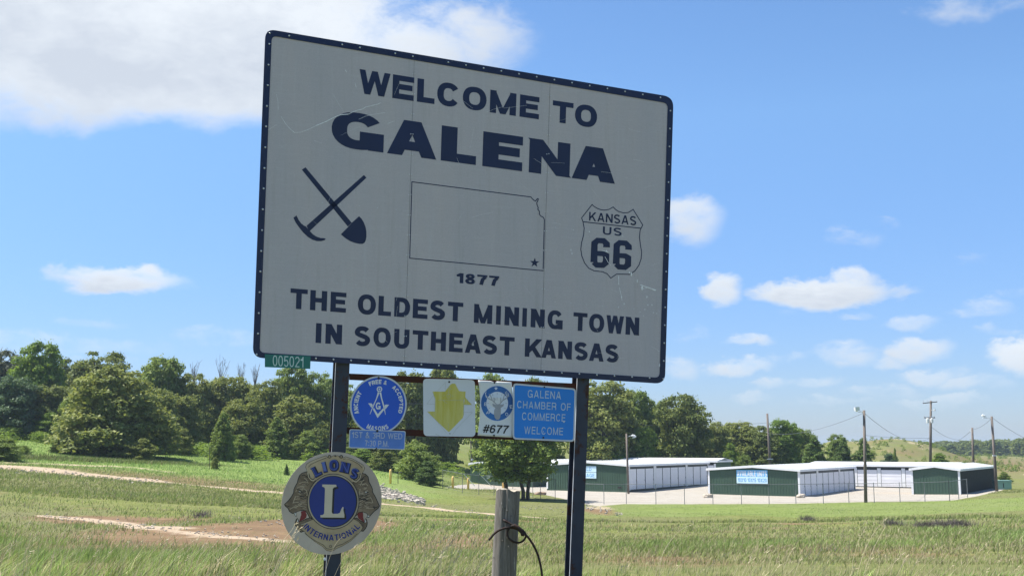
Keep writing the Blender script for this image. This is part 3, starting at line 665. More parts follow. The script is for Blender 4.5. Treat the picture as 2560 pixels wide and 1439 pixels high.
A.line(SH, 2.2); A.line(q([(905, 218), (1328, 266)], 1150, 480, 2.9375), 2.4); A.build('route_shield', M['navy'], sign)
p4 = lambda x, y: (1150 + x / 2.9375, 480 + y / 2.9375)
def L4(x0, y0, x1, y1): return (*p4(x0, y0), *p4(x1, y1))
word('KANSAS', p4(948, 0)[0], p4(1295, 0)[0], L4(948, 145, 1295, 179), L4(948, 209, 1295, 246), .21, .17, gap=.16)
word('US', p4(1049, 0)[0], p4(1188, 0)[0], L4(1049, 252, 1188, 265), L4(1049, 310, 1188, 324), .22, .18, gap=.22)
word('b', p4(960, 0)[0], p4(1100, 0)[0], L4(960, 335, 1100, 343), L4(960, 551, 1100, 556), .235, .165)
word('b', p4(1124, 0)[0], p4(1261, 0)[0], L4(1124, 351, 1261, 362), L4(1124, 563, 1261, 573), .235, .165)
# scratches and chips in the sheeting
A = Art(S, .0022)
p1 = lambda pts: q(pts, 620, 60, 3.27)
A.line(p1([(270, 755), (285, 780), (310, 820), (345, 858), (380, 888), (430, 885), (495, 862), (560, 830), (630, 800)]), .9)
A.line(p1([(560, 830), (640, 797), (700, 765), (760, 742), (820, 738)]), 1.9); A.line(p1([(820, 738), (860, 718), (900, 704), (935, 697), (962, 680), (1010, 668), (1060, 657), (1085, 645)]), 1.3)
A.line(p1([(232, 575), (245, 640), (248, 700)]), .6); A.line(p1([(905, 780), (960, 755), (1010, 742), (1120, 726)]), .6); A.line(p1([(118, 635), (145, 615), (172, 600)]), 1.); A.line(p1([(108, 925), (160, 870), (235, 822)]), .6)
A.line(p1([(90, 1430), (120, 1380), (140, 1350)]), .8); A.line(p1([(1195, 795), (1140, 815)]), .8); A.line(p1([(795, 375), (806, 395)]), 1.2); A.line(p1([(875, 485), (885, 520)]), 1.0)
p3s = lambda pts: q(pts, 620, 480, 3.198); p4s = lambda pts: q(pts, 1150, 480, 2.9375)
for k in range(16):
    x = 1318 + k * 9 + random.uniform(-6, 6); y = 1365 + random.uniform(-12, 14); A.line(p3s([(x, y + 34), (x + random.uniform(18, 34), y)]), random.uniform(.4, 1.1))
for k in range(5): A.line(p3s([(60 + k * 3, 740 - k * 18), (112 + k * 2, 640 - k * 12)]), random.uniform(.4, .9))
A.line(p4s([(1325, 680), (1350, 690), (1380, 700), (1440, 720)]), 2.2); A.line(p4s([(1330, 715), (1380, 700), (1435, 724)]), 1.1); A.line(p4s([(1065, 475), (1085, 510), (1108, 540)]), 1.0)
A.line(p4s([(1165, 615), (1166, 680)]), 1.4); A.line(p4s([(1170, 700), (1187, 770), (1190, 795)]), 1.1); A.line(p4s([(1500, 1105), (1510, 1120), (1512, 1160)]), 1.8)
for (x, y, r_) in ((815, 425, 9), (823, 450, 9), (1258, 605, 16), (1245, 590, 9), (1302, 652, 14), (1338, 705, 17), (1372, 770, 8), (1205, 822, 8), (1187, 770, 8), (1380, 828, 6), (1410, 828, 6), (1358, 862, 6), (1420, 885, 6), (1445, 890, 5), (1165, 845, 5),
                   (1277, 855, 5), (1322, 880, 4), (1347, 908, 4), (1467, 1270, 15), (1485, 1262, 9), (1460, 1168, 5), (950, 290, 6), (1195, 320, 5), (1400, 342, 4), (712, 262, 4), (833, 278, 4), (1075, 432, 8)):
    n_ = 7; ax = random.uniform(.5, .9); A.poly([p4(x + r_ * .8 * ax * math.cos(6.28 * k / n_) * random.uniform(.6, 1.2), y + r_ * math.sin(6.28 * k / n_) * random.uniform(.6, 1.2)) for k in range(n_)])
A.line(p4s([(1040, 428), (1088, 440)]), 1.6)
for k in range(46):
    x = random.uniform(700, 1630); y = random.uniform(180 + (x - 700) * .15, 850 + (x - 700) * .06); a_ = random.gauss(.2, .9); l_ = random.uniform(8, 60)
    A.line([(x, y), (x + l_ * .5 * math.cos(a_), y + l_ * .5 * math.sin(a_) + random.uniform(-2, 2)), (x + l_ * math.cos(a_), y + l_ * math.sin(a_))], random.uniform(.18, .34))
o = A.build('scratches', M['scratch'], sign); tag(o, kind='stuff')
# rivets: domed heads round the rim and in pairs along both seams
def dome(r, h):
    vs = [(0, 0, h)]; fs = []
    for i, (q_, z_) in enumerate(((.5, .87), (.87, .5), (1, 0))):
        for k in range(8): vs.append((r * q_ * math.cos(math.pi * k / 4), r * q_ * math.sin(math.pi * k / 4), h * z_))
    for k in range(8):
        fs.append((0, 1 + k, 1 + (k + 1) % 8))
        for i in range(2): fs.append((1 + i * 8 + k, 9 + i * 8 + k, 9 + i * 8 + (k + 1) % 8, 1 + i * 8 + (k + 1) % 8))
    me = bpy.data.meshes.new('rivet'); me.from_pydata(vs, [], fs); me.polygons.foreach_set('use_smooth', [True] * len(me.polygons)); me.materials.append(M['rivet']); return me
DOME = dome(.0078, .005); DROT = NX.to_track_quat('Z', 'Y').to_euler()
def rivet(x, y, lift, sc_=1.0):
    o = bpy.data.objects.new('rivet', DOME); C.objects.link(o); o.parent = sign; o.location = S(x, y, lift) - base; o.rotation_euler = DROT; o.scale = (sc_,) * 3
ye = [83, 110, 162, 213, 265, 316, 368, 420, 471, 523, 575, 627, 678, 730, 782, 833]
for k, y in enumerate(ye): rivet(674.5 - (y - 83) * .0394, y, .004)
rivet(641.5, 885, .004)
for k in range(16): y = 277 + k * 44.6; rivet(1676 - (y - 277) * .0265 , y, .004)
for k in range(22):
    x = 723 + k * 44.2
    if k not in (1, 2, 5, 8): rivet(x, 89.5 + (x - 723) * .166, .004)
for k in range(20): x = 790 + k * 43.9; rivet(x, 895 + (x - 790) * .0585, .004)
for (x1, y1), (x2, y2) in zip(seam_t, seam_b):
    for k in range(15):
        t_ = (k + .7) / 15
        for dx_ in (-2.6, 2.6): rivet(x1 + (x2 - x1) * t_ + dx_, y1 + (y2 - y1) * t_ + random.uniform(-.5, .5), .0012, .62)
for (x0, y0, x1, y1, n_) in ((806, 506, 990, 524, 5), (748, 699, 890, 712, 4), (1388, 754, 1545, 768, 5), (1389, 568, 1470, 578, 3)):
    for k in range(n_): rivet(x0 + (x1 - x0) * k / max(n_ - 1, 1), y0 + (y1 - y0) * k / max(n_ - 1, 1), .001, .5)
# steel posts: rolled H sections, flanges parallel to the sign
def hpost(x_top, y_top, x_bot, y_bot, wpx):
    lift = -.048
    P1, P2 = SP.at(x_top, y_top, lift), SP.at(x_bot, y_bot, lift); d = (P1 - P2).normalized()
    P0 = P2 + d * ((base.z - .5 - P2.z) / d.z); Pt = P1 + d * ((EYE.z + 3.05 - P1.z) / d.z)
    hw = wpx / 2 / F * P2.y / math.cos(YAW) * 1.0; dep = .118; tf = .009; ex = TX; ey = -NX
    mb = MB(); Lh = (Pt - P0).length / 2; cen = (P0 + Pt) / 2
    mb.box(cen + ey * tf / 2, ex, ey, d, hw, tf / 2, Lh); mb.box(cen + ey * (dep - tf / 2), ex, ey, d, hw, tf / 2, Lh); mb.box(cen + ey * dep / 2, ex, ey, d, .0045, dep / 2 - tf, Lh)
    o_ = mb.build('post', M['steel_blue'], sign)
    e = MB(); e.box(cen + ey * tf / 2 - ex * (hw + .0012), ex, ey, d, .0012, tf / 2 + .0008, Lh * .995); e.build('flange_edge', M['steel_edge'], o_)  # paler grey strip along the left edge of the front flange
    return P0, d
hpost(857, 912, 834.5, 1400, 32.6)
hpost(1458.5, 950, 1440, 1439, 30.5)
# two rusty rails between the posts
for (x0, y0, x1, y1, hh) in ((873, 933, 1443, 958, 16), (867, 1067, 1439, 1089, 16)):
    A = Art(S, 0); A.solid([(x0, y0), (x1, y1), (x1, y1 + hh), (x0, y0 + hh)], -.074, -.066); A.solid([(x0, y0), (x1, y1), (x1, y1 + 2), (x0, y0 + 2)], -.105, -.0742); A.build('rail', M['rust_bar'], sign)

# ------------------------------------------------------------------ the small boards
def flat(name, col, rough=.45, var=.08, sc_=5, col2=None, **k): return mat(name, col, rough, var, sc_, col2=col2, **k)
M['rim'] = flat('pale_metal_rim', (.56, .58, .60)); M['signwhite'] = flat('white_reflective', (.70, .71, .72), .4, .05, 4)
M['blue_mason'] = flat('lodge_blue', (.003, .085, .56), .35, .12, 2); M['blue_faded'] = flat('faded_blue', (.10, .22, .60), .55, .2, 5)
M['letter_faded'] = flat('faded_letter', (.46, .50, .62), .6, .2, 20); M['blue_chamber'] = flat('chamber_blue', (.002, .20, .66), .35, .1, 2)
M['letter_pale'] = flat('pale_letter', (.46, .55, .66), .5, .12, 20); M['green_plate'] = flat('green_reflective', (.008, .145, .115), .4, .1, 5); M['letter_green'] = flat('plate_numeral', (.50, .62, .60), .5, .05, 10)
M['yellow_faded'] = flat('faded_yellow_emblem', (.55, .46, .04), .6, .05, 6, (.66, .60, .20), stretch=(5, 5, .5)); M['ghost'] = flat('ghosted_outline', (.46, .46, .40), .7, .2, 20)
M['board_white'] = flat('aged_white_board', (.66, .67, .70), .45, .06, 2); M['boltblack'] = flat('black_bolt', (.015, .013, .012), .6); M['elk_blue'] = flat('banner_blue', (.01, .10, .42), .4, .5, 1.6, (.02, .19, .56))
M['elk_pale'] = flat('banner_pale', (.66, .71, .82), .5, .06, 6); M['elk_grey'] = flat('faded_head_grey', (.34, .35, .39), .6, .15, 12); M['printblack'] = flat('black_print', (.012, .012, .014), .5)
M['lion_plate'] = flat('brushed_plate', (.42, .335, .265), .42, .12, 1.3, (.60, .51, .43), metal=.25); M['gold'] = flat('old_gold_print', (.44, .31, .17), .5, .2, 5, (.56, .43, .26))
M['lion_brown'] = flat('brown_fur_print', (.15, .10, .06), .6, .4, 9, (.32, .23, .14)); M['lion_tan'] = flat('tan_fur_print', (.50, .39, .26), .6, .25, 14); M['lion_blue'] = flat('deep_blue_print', (.007, .025, .205), .4, .1, 2); M['ink'] = flat('ink_line', (.010, .009, .010), .5)
M['copper'] = flat('copper_ring_print', (.30, .215, .135), .35, .2, 3, (.56, .47, .34)); M['mouth_red'] = flat('mouth_red', (.20, .025, .022), .6); M['cream'] = flat('cream_print', (.62, .52, .38), .5, .06, 3); M['lion_white'] = flat('tooth_white', (.62, .61, .57), .5)
M['lion_blue2'] = flat('light_blue_edge', (.10, .15, .42), .5)
def board_thing(name, label, cat, px, py, lift):
    p_ = S(px, py, lift); o = thing(name, label, cat, p_, 'club and civic boards bolted to the sign rails' if cat == 'sign' else None); return o
def bolt(parent, x, y, lift, r=2.0):
    mb = MB(); c = S(x, y, lift); rr_ = r / F * c.y; mb.tube([c, c + NX * .004], rr_, 6); mb.build('bolt', M['boltblack'], parent)

# green number plate on the lower left corner of the border
t1 = board_thing('number_plate', 'small green plate reading 005021 on the lower left corner of the big sign', 'number plate', 720, 905, .006)
A = Art(S, 0); A.solid([(662.1, 884.6), (776.7, 889.6), (775.6, 921.6), (662, 917)], .0062, .0082); A.build('plate', M['green_plate'], t1)
A = Art(S, .0086); set_text(A, '005021', in_quad((682, 887.8), (758.8, 892), (758.2, 918), (682, 913.6)), .135, .09, .17); A.build('lettering', M['letter_green'], t1)

def disc_fn(cx, cy, ry, lift0):
    c = S(cx, cy, lift0); R = ry / F * (c.y * math.cos(PITCH) + (c.z - EYE.z) * math.sin(PITCH)) * .985
    up = Vector((0, 0, 1)) + TX * .033; up.normalize()
    def fn(x, y, l): return c + TX * (x * R) + up * (y * R) + NX * l
    return c, R, fn
def circle(r, n=56, a0=0, a1=2 * math.pi): return [(r * math.cos(a0 + (a1 - a0) * k / n), r * math.sin(a0 + (a1 - a0) * k / n)) for k in range(n)]
def ring(A, r0, r1, n=56): A.quads([[(r0 * math.cos(6.28318 * k / n), r0 * math.sin(6.28318 * k / n)), (r1 * math.cos(6.28318 * k / n), r1 * math.sin(6.28318 * k / n)),
                                  (r1 * math.cos(6.28318 * (k + 1) / n), r1 * math.sin(6.28318 * (k + 1) / n)), (r0 * math.cos(6.28318 * (k + 1) / n), r0 * math.sin(6.28318 * (k + 1) / n))] for k in range(n)])
def arc_text(A, txt, R0, h, deg0, deg1, a=.24, b=.2, gap=.2, space=.6, inside=False):
    """caps standing outwards on a circle; with inside=True reading left to right along the bottom"""
    r0, r1 = math.radians(deg0), math.radians(deg1)
    def fn(u, v, W):
        an = r0 + (r1 - r0) * u / W; rad = R0 + v * h if not inside else R0 - v * h
        return (rad * math.cos(an), rad * math.sin(an))
    set_text(A, txt, fn, a, b, gap, space)
# freemasons' disc
cD, RD, fD = disc_fn(946.4, 1011.6, 73.4, -.060)
t2 = board_thing('lodge_disc', 'round blue sign with square and compasses reading ANCIENT FREE & ACCEPTED MASONS', 'sign', 946.4, 1011.6, -.06)
A = Art(fD, 0); A.solid(circle(1.0), .0, .003); A.build('plate', M['rim'], t2)
A = Art(fD, .0036); A.poly(circle(.945)); A.build('blue_face', M['blue_mason'], t2)
A = Art(fD, .0044); arc_text(A, 'ANCIENT', .725, .15, 203, 147, .29, .23, .17); arc_text(A, 'FREE', .725, .15, 118, 86, .29, .23, .15); arc_text(A, '&', .735, .13, 79.5, 72); arc_text(A, 'ACCEPTED', .735, .135, 54, -20, .29, .23, .17)
arc_text(A, 'MASONS', .885, .155, 243, 297, .25, .2, .2, inside=True); A.build('lettering', M['signwhite'], t2)
A = Art(fD, .0044)
dq = lambda pts: [((x - 1697) / 408, (730 - y) / 408) for x, y in pts]
A.quads([[(r0_ * math.cos(.314 * k), .544 + r0_ * math.sin(.314 * k)), (r1_ * math.cos(.314 * k), .544 + r1_ * math.sin(.314 * k)), (r1_ * math.cos(.314 * (k + 1)), .544 + r1_ * math.sin(.314 * (k + 1))), (r0_ * math.cos(.314 * (k + 1)), .544 + r0_ * math.sin(.314 * (k + 1)))] for k in range(20) for r0_, r1_ in ((.062, .098), (.004, .034))])
A.poly(dq([(1675, 545), (1700, 560), (1582, 862), (1576, 858), (1612, 745), (1655, 640)])); A.poly(dq([(1700, 560), (1722, 545), (1745, 645), (1782, 745), (1805, 865), (1798, 862)]))
A.poly(dq([(1545, 708), (1592, 708), (1612, 730), (1598, 775)])); A.poly(dq([(1782, 735), (1800, 722), (1847, 724), (1795, 792)])); A.poly(dq([(1618, 795), (1628, 768), (1690, 858), (1762, 775), (1778, 798), (1690, 912)]))
fn_g = lambda u, v, W: (((1655 + 70 * u / W) - 1697) / 408, (730 - (790 - 95 * v)) / 408)
set_text(A, 'G', fn_g, .27, .2); A.build('square_and_compasses', M['signwhite'], t2)
bolt(t2, 946.5, 944, -.056, 3.0)
# meeting times plate
t3 = board_thing('meeting_plate', 'faded blue plate reading 1ST & 3RD WED 7:30 P.M. under the round blue sign', 'sign', 942, 1098, -.05)
A = Art(S, 0); A.solid(rr((873.6, 1071.8), (1014.4, 1076.6), (1011.6, 1123.8), (871.8, 1118.8), 5, 4), -.0535, -.0510); A.build('plate', M['rim'], t3)
A = Art(S, -.0504); A.poly(rr((875.6, 1073.8), (1012.4, 1078.6), (1009.7, 1121.6), (873.8, 1116.8), 4, 4)); A.build('blue_face', M['blue_faded'], t3)
A = Art(S, -.0496); set_text(A, '1ST & 3RD WED', in_quad((880, 1078.5), (1006, 1082.5), (1005.5, 1097), (879.7, 1093)), .17, .13, .17, .55); A.build('lettering', M['letter_faded'], t3); A = Art(S, -.0496); set_text(A, '7:30 P.M.', in_quad((912.5, 1099.5), (971.5, 1101.3), (971, 1116), (912, 1114.2)), .18, .14, .17, .5)
A.build('lettering', M['letter_faded'], t3); bolt(t3, 943, 1076.5, -.0504, 3.2); bolt(t3, 941, 1119.5, -.0504, 1.6)
# white board with the faded yellow emblem
c6 = lambda pts: q(pts, 1040, 910, 5.565)
t4 = board_thing('emblem_board', 'white rounded board with a sun-faded yellow shield emblem between blue signs', 'sign', 1122, 1018, -.06)
A = Art(S, 0); A.solid(rr((1057.6, 945.6), (1187.2, 948.8), (1188.6, 1091), (1058.8, 1089), 11, 5), -.0655, -.060); A.build('plate', M['board_white'], t4)
A = Art(S, -.0594)
A.poly(c6([(228, 378), (405, 378), (440, 330), (470, 290), (500, 268), (545, 268), (600, 372), (690, 378), (685, 460), (665, 500), (668, 560), (662, 700), (650, 745), (460, 940), (440, 930), (290, 790), (158, 655), (265, 655), (268, 480)]))
A.poly(c6([(680, 450), (775, 562), (668, 560)])); A.build('faded_emblem', M['yellow_faded'], t4)
A = Art(S, -.0568)
for ln in ([(405, 255), (300, 370)], [(408, 245), (412, 368)], [(440, 330), (462, 310), (498, 352)], [(238, 440), (150, 552), (262, 555)], [(262, 480), (232, 380)], [(690, 470), (782, 565), (680, 560)], [(155, 655), (300, 800), (420, 950)], [(785, 665), (668, 665)], [(785, 668), (560, 900), (505, 985)],
           [(380, 498), (535, 500)], [(375, 500), (432, 545)], [(452, 820), (450, 900)], [(310, 498), (655, 500)], [(262, 480), (262, 720)], [(664, 480), (664, 720)], [(455, 300), (455, 440)], [(430, 420), (455, 410), (485, 425), (480, 460), (445, 470), (428, 445), (430, 420)], [(380, 440), (400, 420)], [(500, 430), (520, 450)], [(270, 965), (340, 1000)]):
    A.line(c6(ln), .55)
A.build('ghost_lines', M['ghost'], t4); bolt(t4, 1122.8, 954, -.060, 2.6); bolt(t4, 1124.5, 1083, -.060, 1.2)
# vinyl banner with the elk head, curling away from the rails
t5 = board_thing('elk_banner', 'curled white banner with a blue ring, faded elk head and #677 between two boards', 'sign', 1238, 1020, -.06)
def curl(x, y):
    u = (x - 1195) / 88; v = (y - 950) / 140
    return -.060 + .010 * math.cos(u * 3.14) ** 2 * math.exp(-((v - .02) / .12) ** 2) + .006 * math.sin(v * 5 + u)
def SB(x, y, l): return S(x, y, curl(x, y) + l)
vs = []; fs = []; nu, nv = 16, 26
for j in range(nv + 1):
    v = j / nv
    xl = np.interp(v, [0, .1, .35, .7, 1], [1195.3, 1197.4, 1200.5, 1199, 1194.0]); xr = np.interp(v, [0, .1, .35, .7, 1], [1279.2, 1280, 1284, 1284.8, 1280.6])
    for i in range(nu + 1):
        u = i / nu; yt = 949.8 + 5 * u + (4.5 * max(0, 1 - abs(u - .48) / .07) if j == 0 else 0); yb = 1088 + 5 * u; y = yt + (yb - yt) * v; vs.append(SB(xl + (xr - xl) * u, y, 0))
for j in range(nv):
    for i in range(nu): k = j * (nu + 1) + i; fs.append((k, k + 1, k + nu + 2, k + nu + 1))
mb = MB(); mb.add(vs, fs); o = mb.build('banner_sheet', M['signwhite'], t5, smooth=True); sm = o.modifiers.new('thickness', 'SOLIDIFY'); sm.thickness = .0012; sm.offset = -1 if fs else 0
ecx, ecy, erx, ery = 1243, 1007.5, 40.5, 43.5
ec = lambda r, n=40, a0=0, a1=360: [(ecx + erx * r * math.cos(math.radians(a0 + (a1 - a0) * k / n)), ecy - ery * r * math.sin(math.radians(a0 + (a1 - a0) * k / n))) for k in range(n + 1)]
A = Art(SB, .0022); o1 = ec(1.0); i1 = ec(.67); A.quads([[o1[k], o1[k + 1], i1[k + 1], i1[k]] for k in range(40)]); A.build('blue_ring', M['elk_blue'], t5)
A = Art(SB, .0020); A.poly(ec(.672)[:-1]); A.build('clock_face', M['elk_pale'], t5)
A = Art(SB, .0032); o2 = ec(1.0); i2 = ec(1.035); A.quads([[o2[k], i2[k], i2[k + 1], o2[k + 1]] for k in range(40)])
for ch, x, y, rot in (('B', 970, 553, .22), ('P', 1002, 678, .5), ('O', 1262, 695, -.5), ('E', 1325, 590, -.15)):
    cx_, cy_ = c6([(x, y)])[0]; hh, ww = 8.6, 7.0
    rt = {'B': -1.45, 'P': -.95, 'O': .75, 'E': 1.3}[ch]
    rt = {'B': .15, 'P': .55, 'O': -.55, 'E': -.2}[ch]
    fn = lambda u, v, W, cx_=cx_, cy_=cy_, rt=rt: (cx_ + (u / W - .5) * ww * math.cos(rt) - (v - .5) * hh * -math.sin(rt), cy_ + (u / W - .5) * ww * math.sin(rt) - (v - .5) * hh * math.cos(rt))
    set_text(A, ch, fn, .17, .15)
sx, sy = c6([(1113, 335)])[0]; A.poly([(sx + (5.2 if k % 2 == 0 else 2.1) * math.sin(math.pi * k / 5), sy - (5.2 if k % 2 == 0 else 2.1) * math.cos(math.pi * k / 5)) for k in range(10)])
for ln in ([(975, 370), (968, 430), (1005, 500)], [(965, 395), (975, 460)], [(1262, 372), (1270, 430), (1240, 500)], [(1285, 400), (1292, 450)], [(1240, 380), (1262, 440)]): A.line(c6(ln), 1.0)
A.build('ring_marks', M['elk_pale'], t5)
A = Art(SB, .0034)
A.poly(c6([(1062, 545), (1112, 562), (1140, 552), (1190, 560), (1225, 550), (1218, 580), (1178, 605), (1180, 640), (1178, 700), (1170, 745), (1150, 768), (1118, 770), (1095, 740), (1085, 690), (1088, 640), (1105, 605), (1070, 580)]))
for ln in ([(1125, 560), (1060, 500), (1000, 470), (975, 430)], [(1060, 500), (1040, 440), (1015, 410)], [(1090, 525), (1085, 460)], [(1160, 560), (1210, 500), (1265, 470), (1285, 430)], [(1210, 500), (1225, 440), (1240, 410)], [(1180, 530), (1180, 460)]): A.line(c6(ln), 1.9)
A.build('elk_head', M['elk_grey'], t5)
A = Art(SB, .0046)
for k in range(12):
    an = k * math.pi / 6
    if k in (5, 6, 7): continue
    r0_, r1_ = .50, .62; A.line([(ecx + erx * r0_ * math.sin(an), ecy - ery * r0_ * math.cos(an)), (ecx + erx * r1_ * math.sin(an), ecy - ery * r1_ * math.cos(an))], .9)
A.line(c6([(1098, 470), (1112, 500)]), 1); A.line(c6([(1128, 455), (1128, 500)]), 1); A.build('clock_marks', M['elk_grey'], t5)
A = Art(SB, .0030); set_text(A, '#677', in_quad(*c6([(945, 838), (1300, 850), (1265, 962), (925, 950)])), .20, .17, .10); A.build('lettering', M['printblack'], t5)
bolt(t5, 1236, 956.5, -.056, 2.2); bolt(t5, 1234.8, 1087.5, -.058, 2.4)
# chamber of commerce board
t6 = board_thing('chamber_board', 'bright blue rectangular sign reading GALENA CHAMBER OF COMMERCE WELCOME beside the right post', 'sign', 1361, 1030, -.04)
A = Art(S, 0); A.solid(rr((1282.5, 957), (1440.2, 970.4), (1436.6, 1103.6), (1281.6, 1097.4), 10, 5), -.0445, -.040); A.build('plate', M['rim'], t6)
A = Art(S, -.0394); A.poly(rr((1286.5, 961.4), (1436.3, 974), (1432.8, 1099.4), (1285.3, 1093.4), 7, 5)); A.build('blue_face', M['blue_chamber'], t6)
A = Art(S, -.0386)
for tx, (x0, x1, a0, b0, a1, b1) in (('GALENA', (1557, 2020, 355, 460, 382, 486)), ('CHAMBER OF', (1410, 2153, 506, 606, 545, 646)), ('COMMERCE', (1478, 2080, 668, 772, 694, 796)), ('WELCOME', (1508, 2048, 862, 966, 882, 984))):
    A = Art(S, -.0386); set_text(A, tx, in_quad(*c6([(x0, a0), (x1, a1), (x1 - 4, b1), (x0 - 4, b0)])), .16, .13, .27, .7); A.build('lettering', M['letter_pale'], t6)
A = Art(S, -.0372)
for x, y, r_ in ((2058, 798, 12), (1990, 455, 12), (1660, 430, 8), (1772, 935, 7), (1515, 570, 8), (1820, 410, 7)): A.poly([c6([(x + r_ * math.cos(k), y + r_ * 1.3 * math.sin(k))])[0] for k in range(6)])
A.build('paint_chips', M['letter_pale'], t6); bolt(t6, *c6([(1785, 318)])[0], -.0394, 2.2); bolt(t6, *c6([(1770, 1018)])[0], -.0394, 2.4)

# lions disc on the left post
t7 = board_thing('lions_disc', 'large round metal plate with two lion heads and a blue L disc', 'sign', 830.6, 1256, -.035)
c7 = lambda pts: q(pts, 710, 1120, 5.14)
cL, RL, fL = disc_fn(830.6, 1256, 127.8, -.035)
A = Art(fL, 0); A.solid(circle(1.0, 72), 0, .004); A.build('plate', M['lion_plate'], t7)
B0 = -.0303
def el(cx, cy, rx, ry, n=56): return [(cx + rx * math.cos(2 * math.pi * k / n), cy + ry * math.sin(2 * math.pi * k / n)) for k in range(n)]
HL = [(330, 290), (285, 300), (230, 318), (198, 350), (180, 400), (172, 440), (145, 485), (128, 525), (124, 572), (95, 620), (55, 672), (8, 716), (14, 736), (52, 768), (70, 806), (105, 832), (128, 832), (150, 868), (156, 868), (148, 822), (170, 812), (215, 797), (270, 797), (296, 825), (330, 890), (420, 900), (420, 400)]
JL = [(147, 985), (143, 955), (156, 915), (176, 897), (190, 938), (240, 928), (292, 900), (340, 890), (430, 960), (330, 1075), (262, 1060), (217, 1074), (185, 1040)]
HR = [(960, 300), (1004, 318), (1048, 330), (1082, 365), (1092, 430), (1118, 478), (1136, 520), (1138, 560), (1168, 610), (1203, 685), (1227, 738), (1208, 770), (1160, 806), (1125, 842), (1090, 884), (1062, 884), (1082, 862), (1060, 832), (1012, 815), (962, 822), (940, 850), (880, 900), (850, 400)]
JR = [(1067, 985), (1070, 955), (1062, 915), (1048, 898), (1034, 950), (985, 930), (935, 892), (880, 890), (800, 960), (930, 1080), (985, 1058), (1018, 1062), (1050, 1024)]
TOPC = [(300, 285), (280, 240), (290, 205), (335, 172), (430, 132), (540, 93), (556, 118), (580, 92), (608, 110), (640, 92), (662, 100), (690, 92), (715, 112), (742, 95), (762, 122), (792, 106), (880, 136), (962, 180), (1015, 215), (1036, 250), (1022, 290), (1000, 320), (990, 365), (965, 415), (925, 440), (885, 425), (870, 460), (640, 360), (410, 440), (405, 400), (380, 425), (345, 415), (310, 370), (298, 320)]
BOTC = [(225, 1040), (262, 1062), (310, 1120), (400, 1195), (500, 1258), (530, 1292), (552, 1308), (600, 1318), (640, 1306), (665, 1285), (745, 1252), (850, 1190), (950, 1100), (985, 1060), (1010, 1010), (960, 940), (880, 900), (640, 1010), (400, 900), (260, 960)]
def grow(P, d):
    cx = sum(a_[0] for a_ in P) / len(P); cy = sum(a_[1] for a_ in P) / len(P); out = []; n = len(P); ar = sum(P[i][0] * P[(i + 1) % n][1] - P[(i + 1) % n][0] * P[i][1] for i in range(n))
    for i in range(n):
        e0 = Vector((P[i][0] - P[i - 1][0], P[i][1] - P[i - 1][1])); e1 = Vector((P[(i + 1) % n][0] - P[i][0], P[(i + 1) % n][1] - P[i][1])); t_ = (e0.normalized() + e1.normalized())
        t_ = t_.normalized() if t_.length > .2 else e1.normalized(); nn = Vector((t_.y, -t_.x)) * (1 if ar > 0 else -1); out.append((P[i][0] + nn.x * d, P[i][1] + nn.y * d))
    return out
A = Art(S, B0)
for P in (HL, HR, JL, JR): A.line(c7(P + P[:1]), 1.9)
for P in (TOPC, BOTC): A.line(c7(P + P[:1]), 1.7)
A.build('outline', M['ink'], t7)
A = Art(S, B0 - .0004)
for nm_, P in (('lion_head', HL), ('lion_head', HR), ('lion_jaw', JL), ('lion_jaw', JR)): A = Art(S, B0 - .0004); A.poly(c7(P)); A.build(nm_, M['lion_brown'], t7)
A = Art(S, B0 + .0016)
for P in (TOPC, BOTC): A = Art(S, B0 + .0016); A.poly(c7(P)); A.build('cartouche', M['gold'], t7)
A = Art(S, B0 + .0018 + .0012)
for P in ([(205, 812), (270, 798), (293, 850), (285, 888), (250, 915), (192, 940), (212, 885)], [(1018, 820), (962, 824), (943, 850), (955, 895), (1000, 928), (1036, 948), (1016, 880)]): A = Art(S, B0 + .0030); A.poly(c7(P)); A.build('mouth', M['mouth_red'], t7)
A = Art(S, B0 + .0018 + .0016)
for P in ([(165, 815), (215, 800), (222, 850), (195, 920), (172, 890)], [(1012, 818), (1060, 834), (1075, 860), (1048, 900), (1030, 880)]): A = Art(S, B0 + .0034); A.poly(c7(P)); A.build('gap', M['lion_plate'], t7)
A = Art(S, B0 + .0036)                                            # fur and features
for k in range(26):
    a_ = random.uniform(0, 1); x0, y0 = 300 - 120 * a_ + random.uniform(-20, 20), 330 + 430 * a_ + random.uniform(-30, 30)
    x0 = max(x0, 100 + (830 - y0) * .15); l_ = random.uniform(25, 60); A.line(c7([(x0, y0), (x0 + l_ * .5, y0 + 12 * random.uniform(-1, 1)), (x0 + l_, y0 + 25 * random.uniform(-.3, 1))]), random.uniform(.45, 1.0))
for k in range(26):
    a_ = random.uniform(0, 1); x0, y0 = 1000 + 110 * a_ + random.uniform(-20, 20), 350 + 400 * a_ + random.uniform(-30, 30); l_ = random.uniform(25, 60)
    A.line(c7([(x0, y0), (x0 - l_ * .5, y0 + 12 * random.uniform(-1, 1)), (x0 - l_, y0 + 25 * random.uniform(-.3, 1))]), random.uniform(.45, 1.0))
for P in ([(160, 520), (190, 530), (225, 545)], [(185, 560), (215, 570), (240, 555)], [(1010, 560), (1050, 555), (1090, 565)], [(1020, 590), (1060, 600), (1090, 580)], [(1150, 745), (1180, 760), (1205, 745)], [(1145, 745), (1170, 780)], [(20, 728), (60, 745), (75, 735)],
          [(210, 640), (250, 650), (290, 640)], [(205, 620), (260, 610), (300, 590)], [(970, 640), (1010, 655), (1050, 650)], [(975, 610), (1020, 600)], [(225, 350), (260, 340), (300, 370)], [(1050, 350), (1020, 370), (990, 420)]): A.line(c7(P), 1.5)
A.build('fur_lines', M['ink'], t7)
A = Art(S, B0 + .0040)
